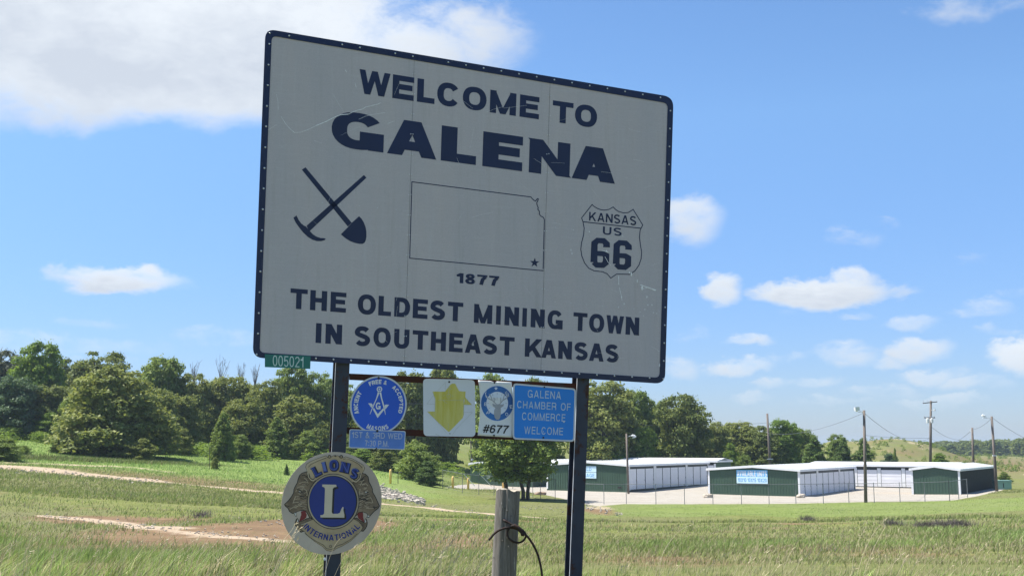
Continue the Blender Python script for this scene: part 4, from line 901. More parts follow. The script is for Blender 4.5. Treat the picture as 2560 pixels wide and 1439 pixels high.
for P in ([(75, 780), (110, 760), (170, 745), (240, 740)], [(110, 700), (150, 690), (215, 690)], [(150, 610), (130, 660), (120, 700)], [(195, 450), (245, 430), (290, 440)], [(150, 560), (175, 500), (240, 480)], [(1000, 460), (1050, 450), (1080, 480)], [(1040, 700), (1090, 690), (1130, 700)], [(1050, 760), (1100, 770), (1150, 770)], [(1110, 620), (1130, 660), (1140, 700)],
          [(260, 380), (290, 400), (310, 450)], [(1030, 400), (1000, 430), (980, 480)], [(220, 980), (280, 960), (340, 940)], [(990, 980), (940, 960), (880, 940)], [(260, 520), (290, 540), (300, 600)], [(980, 520), (970, 560), (975, 600)]): A.line(c7(P), 1.7)
for k in range(52): x0, y0 = random.uniform(110, 300), random.uniform(400, 790); x0 = max(x0, 300 - (y0 - 330) * .5); A.line(c7([(x0, y0), (x0 + 18, y0 + 5), (x0 + 38, y0 + random.uniform(-8, 24))]), random.uniform(.6, 1.2))
for k in range(52): x0, y0 = random.uniform(975, 1150), random.uniform(400, 790); x0 = min(x0, 990 + (y0 - 330) * .42); A.line(c7([(x0, y0), (x0 - 18, y0 + 5), (x0 - 38, y0 + random.uniform(-8, 24))]), random.uniform(.6, 1.2))
tag(A.build('fur_highlights', M['lion_tan'], t7), kind='stuff')
A = Art(S, B0 + .0042)
for P in ([(130, 832), (150, 868), (156, 866), (152, 825)], [(176, 900), (166, 940), (186, 944)], [(1090, 855), (1066, 882), (1098, 875)], [(1048, 902), (1036, 950), (1056, 946)], [(190, 545), (215, 552), (200, 562)], [(1040, 560), (1065, 558), (1055, 575)]): A.poly(c7(P))
A.build('teeth_and_eyes', M['lion_white'], t7)
def ring_px(A, cx, cy, rx0, ry0, rx1, ry1, n=56):
    a_ = el(cx, cy, rx0, ry0, n); b_ = el(cx, cy, rx1, ry1, n); A.quads([c7([a_[k], a_[(k + 1) % n], b_[(k + 1) % n], b_[k]]) for k in range(n)])
A = Art(S, B0 + .0050); A.poly(c7(el(632, 680, 336, 357))); ring_px(A, 632, 680, 308, 330, 300, 322); A.build('ring_backing', M['ink'], t7)
A = Art(S, B0 + .0056); ring_px(A, 632, 680, 328, 349, 309, 331); A.build('copper_ring', M['copper'], t7)
A = Art(S, B0 + .0060); A.poly(c7(el(626, 680, 300, 321))); A.build('blue_field', M['lion_blue'], t7)
LP = [(492, 462), (670, 465), (676, 492), (642, 500), (626, 518), (614, 818), (626, 838), (690, 838), (718, 825), (735, 782), (752, 750), (766, 756), (762, 790), (777, 850), (776, 888), (468, 885), (468, 855), (500, 852), (516, 833), (527, 520), (516, 498), (492, 490)]
A = Art(S, B0 + .0064); A.poly(c7([(x + 24, y + 22) for x, y in LP])); A.build('letter_shadow', M['ink'], t7)
A = Art(S, B0 + .0069); A.poly(c7(LP)); A.build('letter', M['cream'], t7)
def rot_letter(A, ch, cx, cy, ww, hh, deg, a=.30, b=.22, off=(0, 0)):
    r_ = math.radians(deg)
    def fn(u, v, W): x = (u / W - .5) * ww; y = (v - .5) * hh; return c7([(cx + off[0] + x * math.cos(r_) + y * math.sin(r_), cy + off[1] + x * math.sin(r_) - y * math.cos(r_))])[0]
    set_text(A, ch, fn, a, b)
LN = (('L', 420, 290, 92, 128, -27), ('I', 520, 238, 42, 128, -14), ('O', 642, 216, 118, 140, 0), ('N', 785, 244, 112, 128, 13), ('S', 905, 322, 98, 130, 27))
A = Art(S, B0 + .0042)
for ch, x, y, ww, hh, dg in LN: rot_letter(A, ch, x, y, ww + 14, hh + 12, dg, .46 if ch != 'I' else .3, .34, (4, 5))
A.build('name_shadow', M['ink'], t7)
A = Art(S, B0 + .0060)
for ch, x, y, ww, hh, dg in LN:
    rot_letter(A, ch, x, y, ww, hh, dg, .32 if ch != 'I' else .3, .24)
    if ch in 'LIN':                                               # slab ends
        for sy_ in (-1, 1):
            r_ = math.radians(dg); cx_ = x + (-ww * .34 if ch != 'I' else 0) * math.cos(r_) + sy_ * hh * .46 * -math.sin(r_); cy_ = y + (-ww * .34 if ch != 'I' else 0) * math.sin(r_) + sy_ * hh * .46 * math.cos(r_)
            A.line(c7([(cx_ - 30 * math.cos(r_), cy_ - 30 * math.sin(r_)), (cx_ + 30 * math.cos(r_), cy_ + 30 * math.sin(r_))]), 2.4)
A.build('lettering', M['lion_blue'], t7)
A = Art(S, B0 + .0076)
for ch, x, y, ww, hh, dg in LN: rot_letter(A, ch, x, y, ww * .93, hh * .92, dg, .06, .05, (-5, -5))
A.build('letter_highlight', M['lion_blue2'], t7)
A = Art(S, B0 + .0042)
def fin(u, v, W): an = math.radians(219.5 + (320.5 - 219.5) * u / W); rad = 481 - 76 * v; return c7([(612 + rad * math.cos(an), 702 - rad * 1.0 * math.sin(an))])[0]
set_text(A, 'INTERNATIONAL', fin, .24, .17, .22); A.build('lettering', M['lion_blue'], t7)
A = Art(S, B0 + .0040)
inn = [(315, 240), (345, 205), (440, 160), (545, 120)]; A.line(c7(inn), 1.0); A.line(c7([(762, 138), (800, 128), (880, 155), (960, 200), (1005, 250)]), 1.0); A.line(c7([(320, 320), (330, 370), (365, 400), (395, 385)]), 1.6); A.line(c7([(985, 320), (965, 380), (925, 415), (890, 400)]), 1.6)
A.line(c7([(265, 1085), (330, 1140), (420, 1195), (510, 1240), (545, 1285), (600, 1296), (645, 1285), (670, 1255), (760, 1225), (860, 1165), (945, 1090)]), 1.0); ring_px(A, 598, 1256, 17, 19, 12, 14, 12); ring_px(A, 660, 95, 12, 13, 6, 7, 10)
for x in (585, 735): ring_px(A, x, 105, 24, 22, 16, 14, 10)
A.build('scrollwork', M['ink'], t7)
A = Art(S, B0 + .0046); A.line(c7([(300, 290), (293, 245), (300, 212), (345, 182), (440, 143), (548, 105)]), 1.1); A.line(c7([(765, 118), (882, 146), (960, 190), (1018, 228), (1020, 275)]), 1.1); A.line(c7([(305, 315), (318, 372), (350, 408), (382, 415), (400, 395)]), 1.3); A.line(c7([(992, 315), (978, 385), (930, 428), (895, 418), (878, 398)]), 1.3)
A.build('scroll_highlight', M['cream'], t7)
mb = MB(); cc = S(812, 1396, -.046); mb.tube([cc, cc + NX * .004], .012, 6); mb.build('sealant_blob', M['signwhite'], t7)

# ------------------------------------------------------------------ old wooden fence post and its rusted cable
def wood():
    m, t, p = new_mat('grey_weathered_post'); c = t.new('ShaderNodeTexCoord').outputs['Object']
    mm = t.new('ShaderNodeMapping'); mm.inputs['Scale'].default_value = (1, 1, .07); t.link(c, mm.inputs[0]); v = mm.outputs[0]
    g1 = t.noise(v, 42, 6, .7, .6); g2 = t.noise(v, 130, 3, .6); g3 = t.noise(c, 9, 5, .6)
    m2 = t.new('ShaderNodeMapping'); m2.inputs['Scale'].default_value = (1, 1, .25); t.link(c, m2.inputs[0]); g4 = t.noise(m2.outputs[0], 28, 4, .6, .5)
    col = t.mix(t.maprange(g1, .3, .68), (.085, .075, .064), (.225, .205, .185)); col = t.mix(t.maprange(g2, .35, .5, .55, 0), col, (.05, .042, .036))
    col = t.mix(t.maprange(g3, .5, .7, 0, .5), col, (.13, .118, .10)); col = t.mix(t.maprange(g4, .64, .70, 0, .75), col, (.38, .36, .33)); col = t.mix(t.maprange(g4, .35, .29, 0, .7), col, (.04, .034, .03))
    t.link(col, p.inputs['Base Color']); p.inputs['Roughness'].default_value = .88
    b = t.new('ShaderNodeBump'); b.inputs['Strength'].default_value = .8; b.inputs['Distance'].default_value = .006
    t.link(t.m('ADD', g1, t.m('MULTIPLY', g2, .6)), b.inputs['Height']); t.link(b.outputs[0], p.inputs['Normal']); return m
DP = 7.6
top = at(1271, 1222, DP); bot = at(1258, 1460, DP); axd = (top - bot).normalized(); zb = gz(bot.x, bot.y) - .3; P0 = bot + axd * ((zb - bot.z) / axd.z)
ex = (Vector((1, 0, 0)) - axd * axd.x).normalized(); ey = axd.cross(ex)
fp = thing('fence_post', 'cut-off grey wooden post with a rusty cable tied round it, before the sign', 'wooden post', Vector((P0.x, P0.y, zb + .3)))
nth, nz_ = 72, 70; Lp = (top - P0).length; r0 = 29.0 / F * DP
cr = [(random.uniform(0, 6.28), random.uniform(.05, .09), random.uniform(.03, .085), random.uniform(0, 6)) for _ in range(15)]
cr[0] = (-1.62 - .25, .085, .20, 1); cr[1] = (-.75, .06, .12, 2)
vs = []
for j in range(nz_ + 1):
    s_ = j / nz_; rj = r0 * (1.04 - .05 * s_)
    for k in range(nth):
        th = 2 * math.pi * k / nth; rad = rj * (1 + .03 * math.sin(2 * th + 1) + .018 * math.sin(3 * th + 4 * s_))
        for c_, w_, d_, ph_ in cr:
            dd = (th - c_ + .06 * math.sin(5 * s_ + ph_) + math.pi) % (2 * math.pi) - math.pi; rad -= rj * d_ * math.exp(-(dd / w_) ** 2) * (.5 + .5 * math.sin(6 * s_ + ph_))
        z = Lp * s_ + (.006 * math.sin(3 * th + 1) + .004 * math.sin(7 * th) - .004 if j == nz_ else 0); vs.append(P0 + ex * rad * math.cos(th) + ey * rad * math.sin(th) + axd * z)
fs = [(j * nth + k, j * nth + (k + 1) % nth, (j + 1) * nth + (k + 1) % nth, (j + 1) * nth + k) for j in range(nz_) for k in range(nth)]
M['wood'] = wood(); M['endgrain'] = mat('pale_end_grain', (.36, .32, .25), .9, .3, 25, bump=.6)
mb = MB(); mb.add(vs, fs); mb.build('shaft', M['wood'], fp, smooth=True)
mb = MB(); rim = [Vector(v_) for v_ in vs[-nth:]]; ctr = sum(rim, Vector()) / nth + axd * .004; mid = [ctr.lerp(v_, .6) + axd * random.uniform(-.004, .006) for v_ in rim]
mb.add(rim + mid + [ctr], [(k, (k + 1) % nth, nth + (k + 1) % nth, nth + k) for k in range(nth)] + [(nth + k, nth + (k + 1) % nth, 2 * nth) for k in range(nth)]); mb.build('cut_top', M['endgrain'], fp)
c8 = lambda x, y: (1160 + x / 5.556, 1180 + y / 5.556)
for x, y, r_ in ((568, 492, .0035), (556, 660, .0055)):
    mb = MB(); P = at(*c8(x, y), DP - r0 * .985); mb.tube([P + Vector((0, .02, 0)), P + Vector((0, -.0015, 0))], r_, 10); mb.build('hole', M['boltblack'], fp)
for x, y, s_ in ((430, 1175, .016), (618, 1025, .010), (535, 945, .008), (605, 905, .007), (455, 755, .006), (600, 525, .006), (660, 600, .006)):
    mb = MB(); xx, yy = c8(x, y); off = (xx - (1271 - (yy - 1222) * .055)) / F * DP / r0; off = max(-.97, min(.97, off)); P = at(xx, yy, DP - r0 * math.sqrt(1 - off * off) * .97)
    ring_ = [P + Vector((s_ * .8 * math.cos(a_) * random.uniform(.7, 1.1), -.004 * (a_ % 2 > 1), s_ * math.sin(a_) * random.uniform(.7, 1.1))) for a_ in [k * .785 for k in range(8)]]; mb.add(ring_ + [P + Vector((0, -.007, 0))], [(k, (k + 1) % 8, 8) for k in range(8)]); mb.build('wood_splinter', M['wood'], fp)
def spline(P, n=6):
    P = [Vector(p_) for p_ in P]; out = []
    for i in range(len(P) - 1):
        a_, b_, c_, d_ = P[max(i - 1, 0)], P[i], P[i + 1], P[min(i + 2, len(P) - 1)]
        for k in range(n): t_ = k / n; out.append(.5 * ((2 * b_) + (c_ - a_) * t_ + (2 * a_ - 5 * b_ + 4 * c_ - d_) * t_ ** 2 + (3 * b_ - a_ - 3 * c_ + d_) * t_ ** 3))
    return out + [P[-1]]
cb_ = thing('steel_cable', 'rusty brown cable knotted through the wooden post, one end hanging down', 'cable', at(*c8(700, 760), DP - r0 - .02))
Dc = DP - r0 - .012
def cpath(pts): return spline([at(*c8(x, y), Dc + o_) for x, y, o_ in pts])
for nm, P, r_ in (('cable_end', [(345, 938, -.03), (380, 895, -.03), (425, 845, -.03), (490, 800, -.03), (560, 775, -.025), (630, 764, -.01), (700, 772, 0), (760, 800, .0), (805, 850, .01)], .0078),
                  ('hanging_strand', [(550, 652, .05), (562, 668, 0), (610, 694, -.005), (660, 722, -.01), (720, 748, -.015), (775, 790, -.02), (815, 830, -.02), (860, 868, -.02), (910, 925, -.02), (965, 1012, -.02), (1010, 1105, -.02), (1045, 1210, -.02), (1068, 1320, -.02), (1085, 1430, -.02), (1100, 1600, -.02), (1110, 1800, -.02)], .0078),
                  ('loop', [(650, 745, -.005), (612, 800, -.012), (600, 855, -.012), (625, 915, -.012), (685, 958, -.01), (755, 974, -.008), (815, 952, 0), (850, 910, .01), (858, 865, 0), (825, 810, -.02), (760, 765, -.03), (700, 738, -.03), (655, 748, -.02)], .0072),
                  ('knot_wrap', [(690, 735, -.03), (740, 760, -.035), (790, 800, -.035), (815, 845, -.035), (812, 870, -.03)], .0135)):
    mb = MB(); pp = cpath(P); mb.tube(pp, r_, 9); mb.build(nm, M['cable'], cb_, smooth=True)

# ------------------------------------------------------------------ storage sheds
def unit(x, y): v_ = Vector((x, y, 0)); return v_.normalized()
DF, DSD = unit(-.843, .537), unit(.537, .843)
def shed(name, label, px, py, D, W, L, h, doors=None, doors_front=None, ridge=.34, front='green_sheet', side='green_sheet', trims=True, extra=None, rise=True):
    B = at(px, py, D); B.z -= .02
    o = thing(name, label, 'storage shed', B, 'long low storage sheds on the gravel lot'); fr = (B, DF, DSD, Vector((0, 0, 1)))
    o.rotation_euler = (0, 0, 0)
    def ribs(mb, x0, x1, top0, topf, axis):
        n_ = int((x1 - x0) / .30)
        for k in range(n_):
            xc = x0 + (k + .5) * (x1 - x0) / n_; zt = topf(xc) - .03
            if axis == 'x': mb.abox(xc - .03, xc + .03, -.028, .002, 0, zt, fr)
            else: mb.abox(-.028, .002, xc - .03, xc + .03, 0, zt, fr)
    tf = lambda x: h + ridge * (1 - abs(x - W / 2) / (W / 2)) - .02
    f = lambda x, y, z: B + DF * x + DSD * y + Vector((0, 0, z))
    mb = MB(); pts = [(0, -.6), (W, -.6), (W, h), (W / 2, h + ridge), (0, h)]
    for y0, y1, nm in ((0, .12, 'front_wall'), (L - .12, L, 'rear_wall')):
        mb = MB(); a_ = [f(x, y0, z) for x, z in pts]; b_ = [f(x, y1, z) for x, z in pts]; mb.add(a_ + b_, [(4, 3, 2, 1, 0), (5, 6, 7, 8, 9)] + [(i, (i + 1) % 5, 5 + (i + 1) % 5, 5 + i) for i in range(5)])
        if nm == 'front_wall' and not doors_front: ribs(mb, .1, W - .1, h, tf, 'x')
        mb.build(nm, M[front], o)
    mb = MB(); mb.abox(W - .12, W - .003, .122, L - .122, -.6, h - .01, fr); mb.build('far_side_wall', M[side], o)
    mb = MB(); mb.abox(.003 + (.06 if doors else 0), .12, .122, L - .122, -.6, h - .01, fr)
    if not doors: ribs(mb, .2, L - .2, h, lambda x: h, 'y')
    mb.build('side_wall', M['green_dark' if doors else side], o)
    # roof: two slopes with real thickness and an overhang
    ov = .16; th = .10
    for s0, s1 in ((-ov, W / 2), (W + ov, W / 2)):
        mb = MB(); z0 = h + .02 - ridge * ov / (W / 2); z1 = h + .02 + ridge; a_ = [f(s0, -ov, z0), f(s1, -ov, z1), f(s1, L + ov, z1), f(s0, L + ov, z0)]
        mb.add(a_ + [v_ + Vector((0, 0, th)) for v_ in a_], [(0, 1, 2, 3), (7, 6, 5, 4), (0, 4, 5, 1), (1, 5, 6, 2), (2, 6, 7, 3), (3, 7, 4, 0)])
        n_ = int(L / .9)
        for k in range(n_ + 1):
            y = -ov + .02 + k * (L + 2 * ov - .08) / n_; b_ = [f(s0, y, z0 + th), f(s1, y, z1 + th), f(s1, y + .05, z1 + th), f(s0, y + .05, z0 + th)]; mb.add([v_ + Vector((0, 0, .001)) for v_ in b_] + [v_ + Vector((0, 0, .035)) for v_ in b_], [(7, 6, 5, 4), (0, 4, 5, 1), (1, 5, 6, 2), (2, 6, 7, 3), (3, 7, 4, 0)])
        mb.build('roof', M['roof'], o)
    # fascia round the eaves
    for (x0, z0), (x1, z1) in (((-ov, h - ridge * ov / (W / 2)), (W / 2, h + ridge)), ((W + ov, h - ridge * ov / (W / 2)), (W / 2, h + ridge))):
        mb = MB(); a_ = [f(x0, -ov - .03, z0 - .09), f(x1, -ov - .03, z1 - .09), f(x1, -ov - .03, z1 + .125), f(x0, -ov - .03, z0 + .125)]; b_ = [v_ + DSD * .028 for v_ in a_]
        mb.add(a_ + b_, [(3, 2, 1, 0), (4, 5, 6, 7), (0, 1, 5, 4), (1, 2, 6, 5), (2, 3, 7, 6), (3, 0, 4, 7)]); mb.build('gable_trim', M['white_paint'], o)
    mb = MB(); mb.abox(-ov - .05, -ov - .004, -ov, L + ov, h - .12, h + .11, fr); mb.build('gutter', M['white_paint'], o)
    mb = MB(); mb.abox(W + ov + .004, W + ov + .05, -ov, L + ov, h - .12, h + .11, fr); mb.build('gutter', M['white_paint'], o)
    if trims:
        for x0, x1, y0, y1 in ((-.05, .14, -.05, -.030), (-.05, -.030, -.0299, .22), (W - .16, W + .05, -.05, -.030), (-.05, -.030, L - .2, L + .02)):
            mb = MB(); mb.abox(x0, x1, y0, y1, -.05, h - .1, fr); mb.build('corner_trim', M['white_paint'], o)
    def door_row(lay, total, origin, dirn, nrm, y_start, y_end):
        tot = sum(wd for _, wd in lay); sc_ = (y_end - y_start) / tot; y = y_start
        for kind, wd in lay:
            a0, a1 = y, y + wd * sc_; y = a1; c0 = origin + dirn * ((a0 + a1) / 2); hw = (a1 - a0) / 2
            if kind == 'd':
                mb = MB(); zt = h - .38; nsl = 10
                for k in range(nsl): mb.box(c0 + nrm * (.012 + .010 * (k % 2)) + Vector((0, 0, .04 + zt * (k + .5) / nsl * .98)), dirn, nrm, Vector((0, 0, 1)), hw - .10, .012, zt / nsl * .49)
                dd = mb.build('door', M['door'], o)
                mb = MB(); mb.box(c0 + nrm * .052 + dirn * (hw - .14) + Vector((0, 0, 1.0)), dirn, nrm, Vector((0, 0, 1)), .035, .02, .05); mb.build('latch', M['black'], dd)
            else:
                mb = MB(); mb.box(c0 + nrm * .035 + Vector((0, 0, h / 2 - .06)), dirn, nrm, Vector((0, 0, 1)), hw, .03, h / 2 - .04); mb.build('pilaster', M['white_paint'], o)
    if doors: door_row(doors, L, B + DF * .06, DSD, -DF, .24, L - .22)
    if doors_front: door_row(doors_front, W, B, DF, -DSD, .2, W - .2)
    if extra: extra(o, fr, f)
    return o
ROW = [('d', .8), ('d', 1), ('d', 1), ('p', .3), ('d', .8), ('d', 1), ('d', 1), ('d', 1), ('p', .25), ('d', .8), ('d', 1), ('d', 1)]
M['bannerblue'] = flat('banner_sky_blue', (.13, .42, .72), .5, .08, 1); M['bannerpale'] = flat('banner_pale_blue', (.58, .78, .90), .5, .05, 1); M['bannertext'] = flat('banner_text_blue', (.08, .30, .58), .5, .1, 2)
def banner_fn(B, y=-.075):
    return lambda x, z, l: B + DF * x + DSD * (y - l) + Vector((0, 0, z))
def sign_mid(o, fr, f):
    B = fr[0]; t_ = thing('rental_banner', 'blue and white banner reading AVAILABLE UNITS 10X10 10X15 10X20 on the green shed end', 'banner', f(5.1, -.06, 1.9))
    fn = banner_fn(B); x0, x1 = 6.75, 3.35
    A = Art(fn, 0); A.solid([(x0, 1.27), (x1, 1.27), (x1, 2.66), (x0, 2.66)][::-1], -.02, 0); A.build('banner_sheet', M['bannerpale'], t_)
    A = Art(fn, .002); A.poly([(x0, 1.96), (x1, 1.96), (x1, 2.66), (x0, 2.66)]); A.build('blue_band', M['bannerblue'], t_)
    A = Art(fn, .005); set_text(A, 'AVAILABLE UNITS', lambda u, v, W: (6.68 - 3.26 * u / W, 2.02 + .53 * v), .24, .17, .13, .4); A.build('lettering', M['white_paint'], t_)
    A = Art(fn, .005); set_text(A, '10X10 10X15 10X20', lambda u, v, W: (6.62 - 3.16 * u / W, 1.42 + .40 * v), .20, .16, .16, .45); A.build('lettering', M['bannertext'], t_)
def sign_left(o, fr, f):
    B = fr[0]; t_ = thing('storage_banner', 'pale banner with blue letters ELD and RAGE showing beside the right sign post', 'banner', f(4.6, -.06, 1.9))
    fn = banner_fn(B); x0, x1 = 7.6, 4.02
    for z0, z1 in ((1.92, 2.56), (1.22, 1.88)):
        A = Art(fn, 0); A.solid([(x0, z0), (x1, z0), (x1, z1), (x0, z1)][::-1], -.02, 0); A.build('banner_sheet', M['bannerpale'], t_)
    A = Art(fn, .003); set_text(A, 'ELD', lambda u, v, W: (5.55 - .92 * u / W, 2.05 + .38 * v), .18, .15, .22); A.build('lettering', M['bannertext'], t_); A = Art(fn, .003); set_text(A, 'RAGE', lambda u, v, W: (5.62 - 1.38 * u / W, 1.36 + .38 * v), .18, .15, .2); A.build('lettering', M['bannertext'], t_)
    mb = MB(); mb.abox(.9, 1.35, -.06, -.032, .18, .36, fr); mb.build('vent', M['black'], o)
shed('storage_shed', 'green-ended storage shed with an AVAILABLE UNITS banner and a row of white doors', 2000, 1240.5, 113, 9.97, 20.9, 2.66, ROW, extra=sign_mid)
shed('storage_shed', 'green storage shed with a row of white doors just right of the right sign post', 1572.5, 1223.8, 121, 10.5, 22.7, 2.66, ROW, extra=sign_left)
shed('storage_shed', 'dark windowless storage shed at the right end of the lot', 2401.5, 1238, 115, 4.85, 22.5, 2.66, None, front='green_sheet', side='green_dark')  # side walls in near-black green: their shade is put into the colour
shed('storage_shed', 'storage shed behind the oak, its green end wall seen through the gate', 1330, 1216, 136, 9.3, 18, 2.75, None, trims=False)
def back(name, label, pxr, pyr, D, Lx, Wd, h, ey_, doors_=True):
    """a shed seen along its long door side"""
    return None
def shed_long(label, px, py, D, L, W, h, doors, ridge=.3):
    global DF, DSD
    f0, s0 = DF, DSD
    # long side faces the viewer: the gable runs across the depth
    B = at(px, py, D); o = thing('storage_shed', label, 'storage shed', B, 'long low storage sheds on the gravel lot'); fr = (B, DF, DSD, Vector((0, 0, 1)))
    f = lambda x, y, z: B + DF * x + DSD * y + Vector((0, 0, z))
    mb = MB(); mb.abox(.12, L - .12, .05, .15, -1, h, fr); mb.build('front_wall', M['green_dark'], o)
    mb = MB(); mb.abox(.12, L - .12, W - .12, W, -1, h, fr); mb.build('rear_wall', M['green_sheet'], o)
    for x0 in (0, L - .119):
        mb = MB(); pts = [(0, -1), (W, -1), (W, h), (W / 2, h + ridge), (0, h)]; a_ = [f(x0, y, z) for y, z in pts]; b_ = [f(x0 + .118, y, z) for y, z in pts]
        mb.add(a_ + b_, [(4, 3, 2, 1, 0), (5, 6, 7, 8, 9)] + [(i, (i + 1) % 5, 5 + (i + 1) % 5, 5 + i) for i in range(5)]); mb.build('end_wall', M['green_sheet'], o)
    ov = .16
    for s0_, s1_ in ((-ov, W / 2), (W + ov, W / 2)):
        mb = MB(); z0 = h + .02; z1 = h + .02 + ridge; a_ = [f(-ov, s0_, z0), f(-ov, s1_, z1), f(L + ov, s1_, z1), f(L + ov, s0_, z0)]
        mb.add(a_ + [v_ + Vector((0, 0, .1)) for v_ in a_], [(0, 1, 2, 3), (7, 6, 5, 4), (0, 4, 5, 1), (1, 5, 6, 2), (2, 6, 7, 3), (3, 7, 4, 0)]); mb.build('roof', M['roof'], o)
    mb = MB(); mb.abox(-ov - .03, L + ov, -ov - .05, -ov - .003, h - .12, h + .13, fr); mb.build('gutter', M['white_paint'], o)
    mb = MB(); mb.abox(-ov - .06, -ov - .031, -ov - .05, W + ov, h - .12, h + .13, fr); mb.build('gable_trim', M['white_paint'], o)
    tot = sum(wd for _, wd in doors); x = .1; sc_ = (L - .2) / tot
    for kind, wd in doors:
        a0, a1 = x, x + wd * sc_; x = a1; c0 = B + DF * ((a0 + a1) / 2); hw = (a1 - a0) / 2
        if kind == 'd':
            mb = MB(); zt = h - .5; nsl = 8
            for k in range(nsl): mb.box(c0 - DSD * (.0 + .012 * (k % 2)) + Vector((0, 0, .03 + zt * (k + .5) / nsl * .98)), DF, DSD, Vector((0, 0, 1)), hw - .05, .012, zt / nsl * .49)
            mb.build('door', M['door'], o)
        else: mb = MB(); mb.box(c0 - DSD * .01 + Vector((0, 0, h / 2 - .13)), DF, DSD, Vector((0, 0, 1)), hw, .03, h / 2 - .16); mb.build('pilaster', M['white_paint'], o)
    return o
def span(px_r, D, px_l):
    """length along DF from column px_r at distance D back to column px_l"""
    X = (px_r - CX) / F * D; k = (px_l - CX) / F; return (X - k * D) / (-DF.x + k * DF.y) if False else (X - k * D) / (-(DF.x) + k * DF.y)
shed_long('long low storage shed with wide white doors at the back, left of the dark shed', 2390, 1219.5, 130, span(2390, 130, 2024), 8, 2.55, [('p', .3)] + [('d', 2.6), ('p', .45)] * 6)
shed_long('long storage shed standing behind the shed beside the right sign post', 1793, 1213, 147, span(1793, 147, 1484), 5.2, 3.2, [('p', .3)] + [('d', 2.4), ('p', .4)] * 7)

# ------------------------------------------------------------------ lot fence, gate, bollards, boulders
def fence(label, pts, H, gate=False):
    """pts: ground points; posts at each point, rails and wire mesh between"""
    o = thing('chain_link_fence', label, 'fence', pts[0])
    for P in pts: mb = MB(); mb.tube([P - Vector((0, 0, .3)), P + Vector((0, 0, H + .06))], .030, 6); mb.build('post', M['fence'], o)
    rl = MB(); ms_ = MB()
    for a_, b_ in zip(pts[:-1], pts[1:]):
        rl.tube([a_ + Vector((0, 0, H)), b_ + Vector((0, 0, H))], .022, 6); rl.tube([a_ + Vector((0, 0, .12)), b_ + Vector((0, 0, .12))], .008, 4)
        L = (b_ - a_).length; n_ = int(L / .14); d = (b_ - a_) / n_; t_ = .0022; off = (b_ - a_).normalized() * t_
        st_ = int((H - .12) / .14)
        for k in range(-st_, n_):
            for sgn in (1, -1):
                k0, k1 = (k, k + st_); z0, z1 = (.12, H)
                if k0 < 0: z0 += (-k0) * (H - .12) / st_; k0 = 0
                if k1 > n_: z1 -= (k1 - n_) * (H - .12) / st_; k1 = n_
                if k1 <= k0: continue
                if sgn < 0: p_, q_ = a_ + d * (n_ - k0) + Vector((0, 0, z0)), a_ + d * (n_ - k1) + Vector((0, 0, z1))
                else: p_, q_ = a_ + d * k0 + Vector((0, 0, z0)), a_ + d * k1 + Vector((0, 0, z1))
                ms_.add([p_ - off, p_ + off, q_ + off, q_ - off], [(0, 1, 2, 3)])
    rl.build('rail', M['fence'], o); x = ms_.build('wire_mesh', M['fence'], o); tag(x, kind='stuff'); return o
def gp(px, py, D=None): return hit(px, py) if D is None else at(px, py, D)
FP = [gp(x, y) for x, y in ((1452, 1258), (1510, 1259.5), (1566, 1259), (1640, 1259.5), (1711.7, 1260), (1782.6, 1260), (1854, 1260), (1923, 1259.5), (1990, 1259), (2058.6, 1258), (2122.5, 1257), (2186, 1256), (2250.5, 1255), (2312.8, 1254), (2374.5, 1252))]
fence('low chain-link fence along the front edge of the gravel lot', FP, 1.72)
fence('short chain-link return fence running back beside the dark shed', [FP[-1], FP[-1] + DSD * 4.2, FP[-1] + DSD * 8.6], 1.72)
GD = 107
G = [at(1106.5, 1217, 112), at(1156, 1219, GD), at(1197, 1220, GD), at(1235, 1221, GD), at(1282, 1222, GD), at(1332, 1223.5, GD - 1), at(1351, 1226, GD - 3), at(1388, 1234, 103)]
for P in G: P.z = min(P.z, gz(P.x, P.y) + .02)
gt = fence('chain-link gate with white diagonal braces between the yellow bollards', G, 1.85)
for x0, y0, x1, y1 in ((1158.9, 1183, 1187.3, 1214), (1198, 1183, 1229, 1214.5), (1245.5, 1190, 1268, 1214.5)):
    mb = MB(); mb.tube([at(x0, y0, GD), at(x1, y1, GD)], .035, 6); mb.build('brace', M['white_paint'], gt)
mb = MB(); c_ = at(1221, 1191.5, GD - .1); mb.abox(-.16, .16, -.01, .01, -.17, .17, (c_, Vector((1, 0, 0)), Vector((0, 1, 0)), Vector((0, 0, 1)))); tag(mb.build('notice_plate', M['signwhite'], gt))
for k, (x, y0, y1, lb) in enumerate(((976, 1172, 1208.5, 'yellow bollard standing alone in the grass beside a bent black pipe'), (1132, 1189.5, 1219.5, 'left one of the two close-set yellow bollards left of the gate'), (1170.5, 1193, 1222.5, 'right one of the two close-set yellow bollards left of the gate'), (1258, 1189, 1219.5, 'yellow bollard between the gate braces and the front oak'))):
    P = hit(x, y1); D = P.y; T = at(x, y0, D); hgt = T.z - P.z; mb = MB(); r_ = 2.95 / F * D; mb.tube([P - Vector((0, 0, .2)), P + Vector((0, 0, hgt - r_)), P + Vector((0, 0, hgt - r_ * .4)), P + Vector((0, 0, hgt - .01))], [r_, r_, r_ * .8, r_ * .35], 12)
    b = mb.build('bollard', M['yellow'], None, smooth=True); tag(b, lb, 'bollard', 'yellow steel bollards by the lot entrance')
P = hit(995, 1208); hh = at(995, 1180, P.y).z - P.z; mb = MB(); mb.tube(spline([P - Vector((0, 0, .1)), P + Vector((0, 0, hh * .9)), P + Vector((.08, 0, hh)), P + Vector((.3, 0, hh * 1.02)), P + Vector((.36, 0, hh * .95))]), .035, 7)
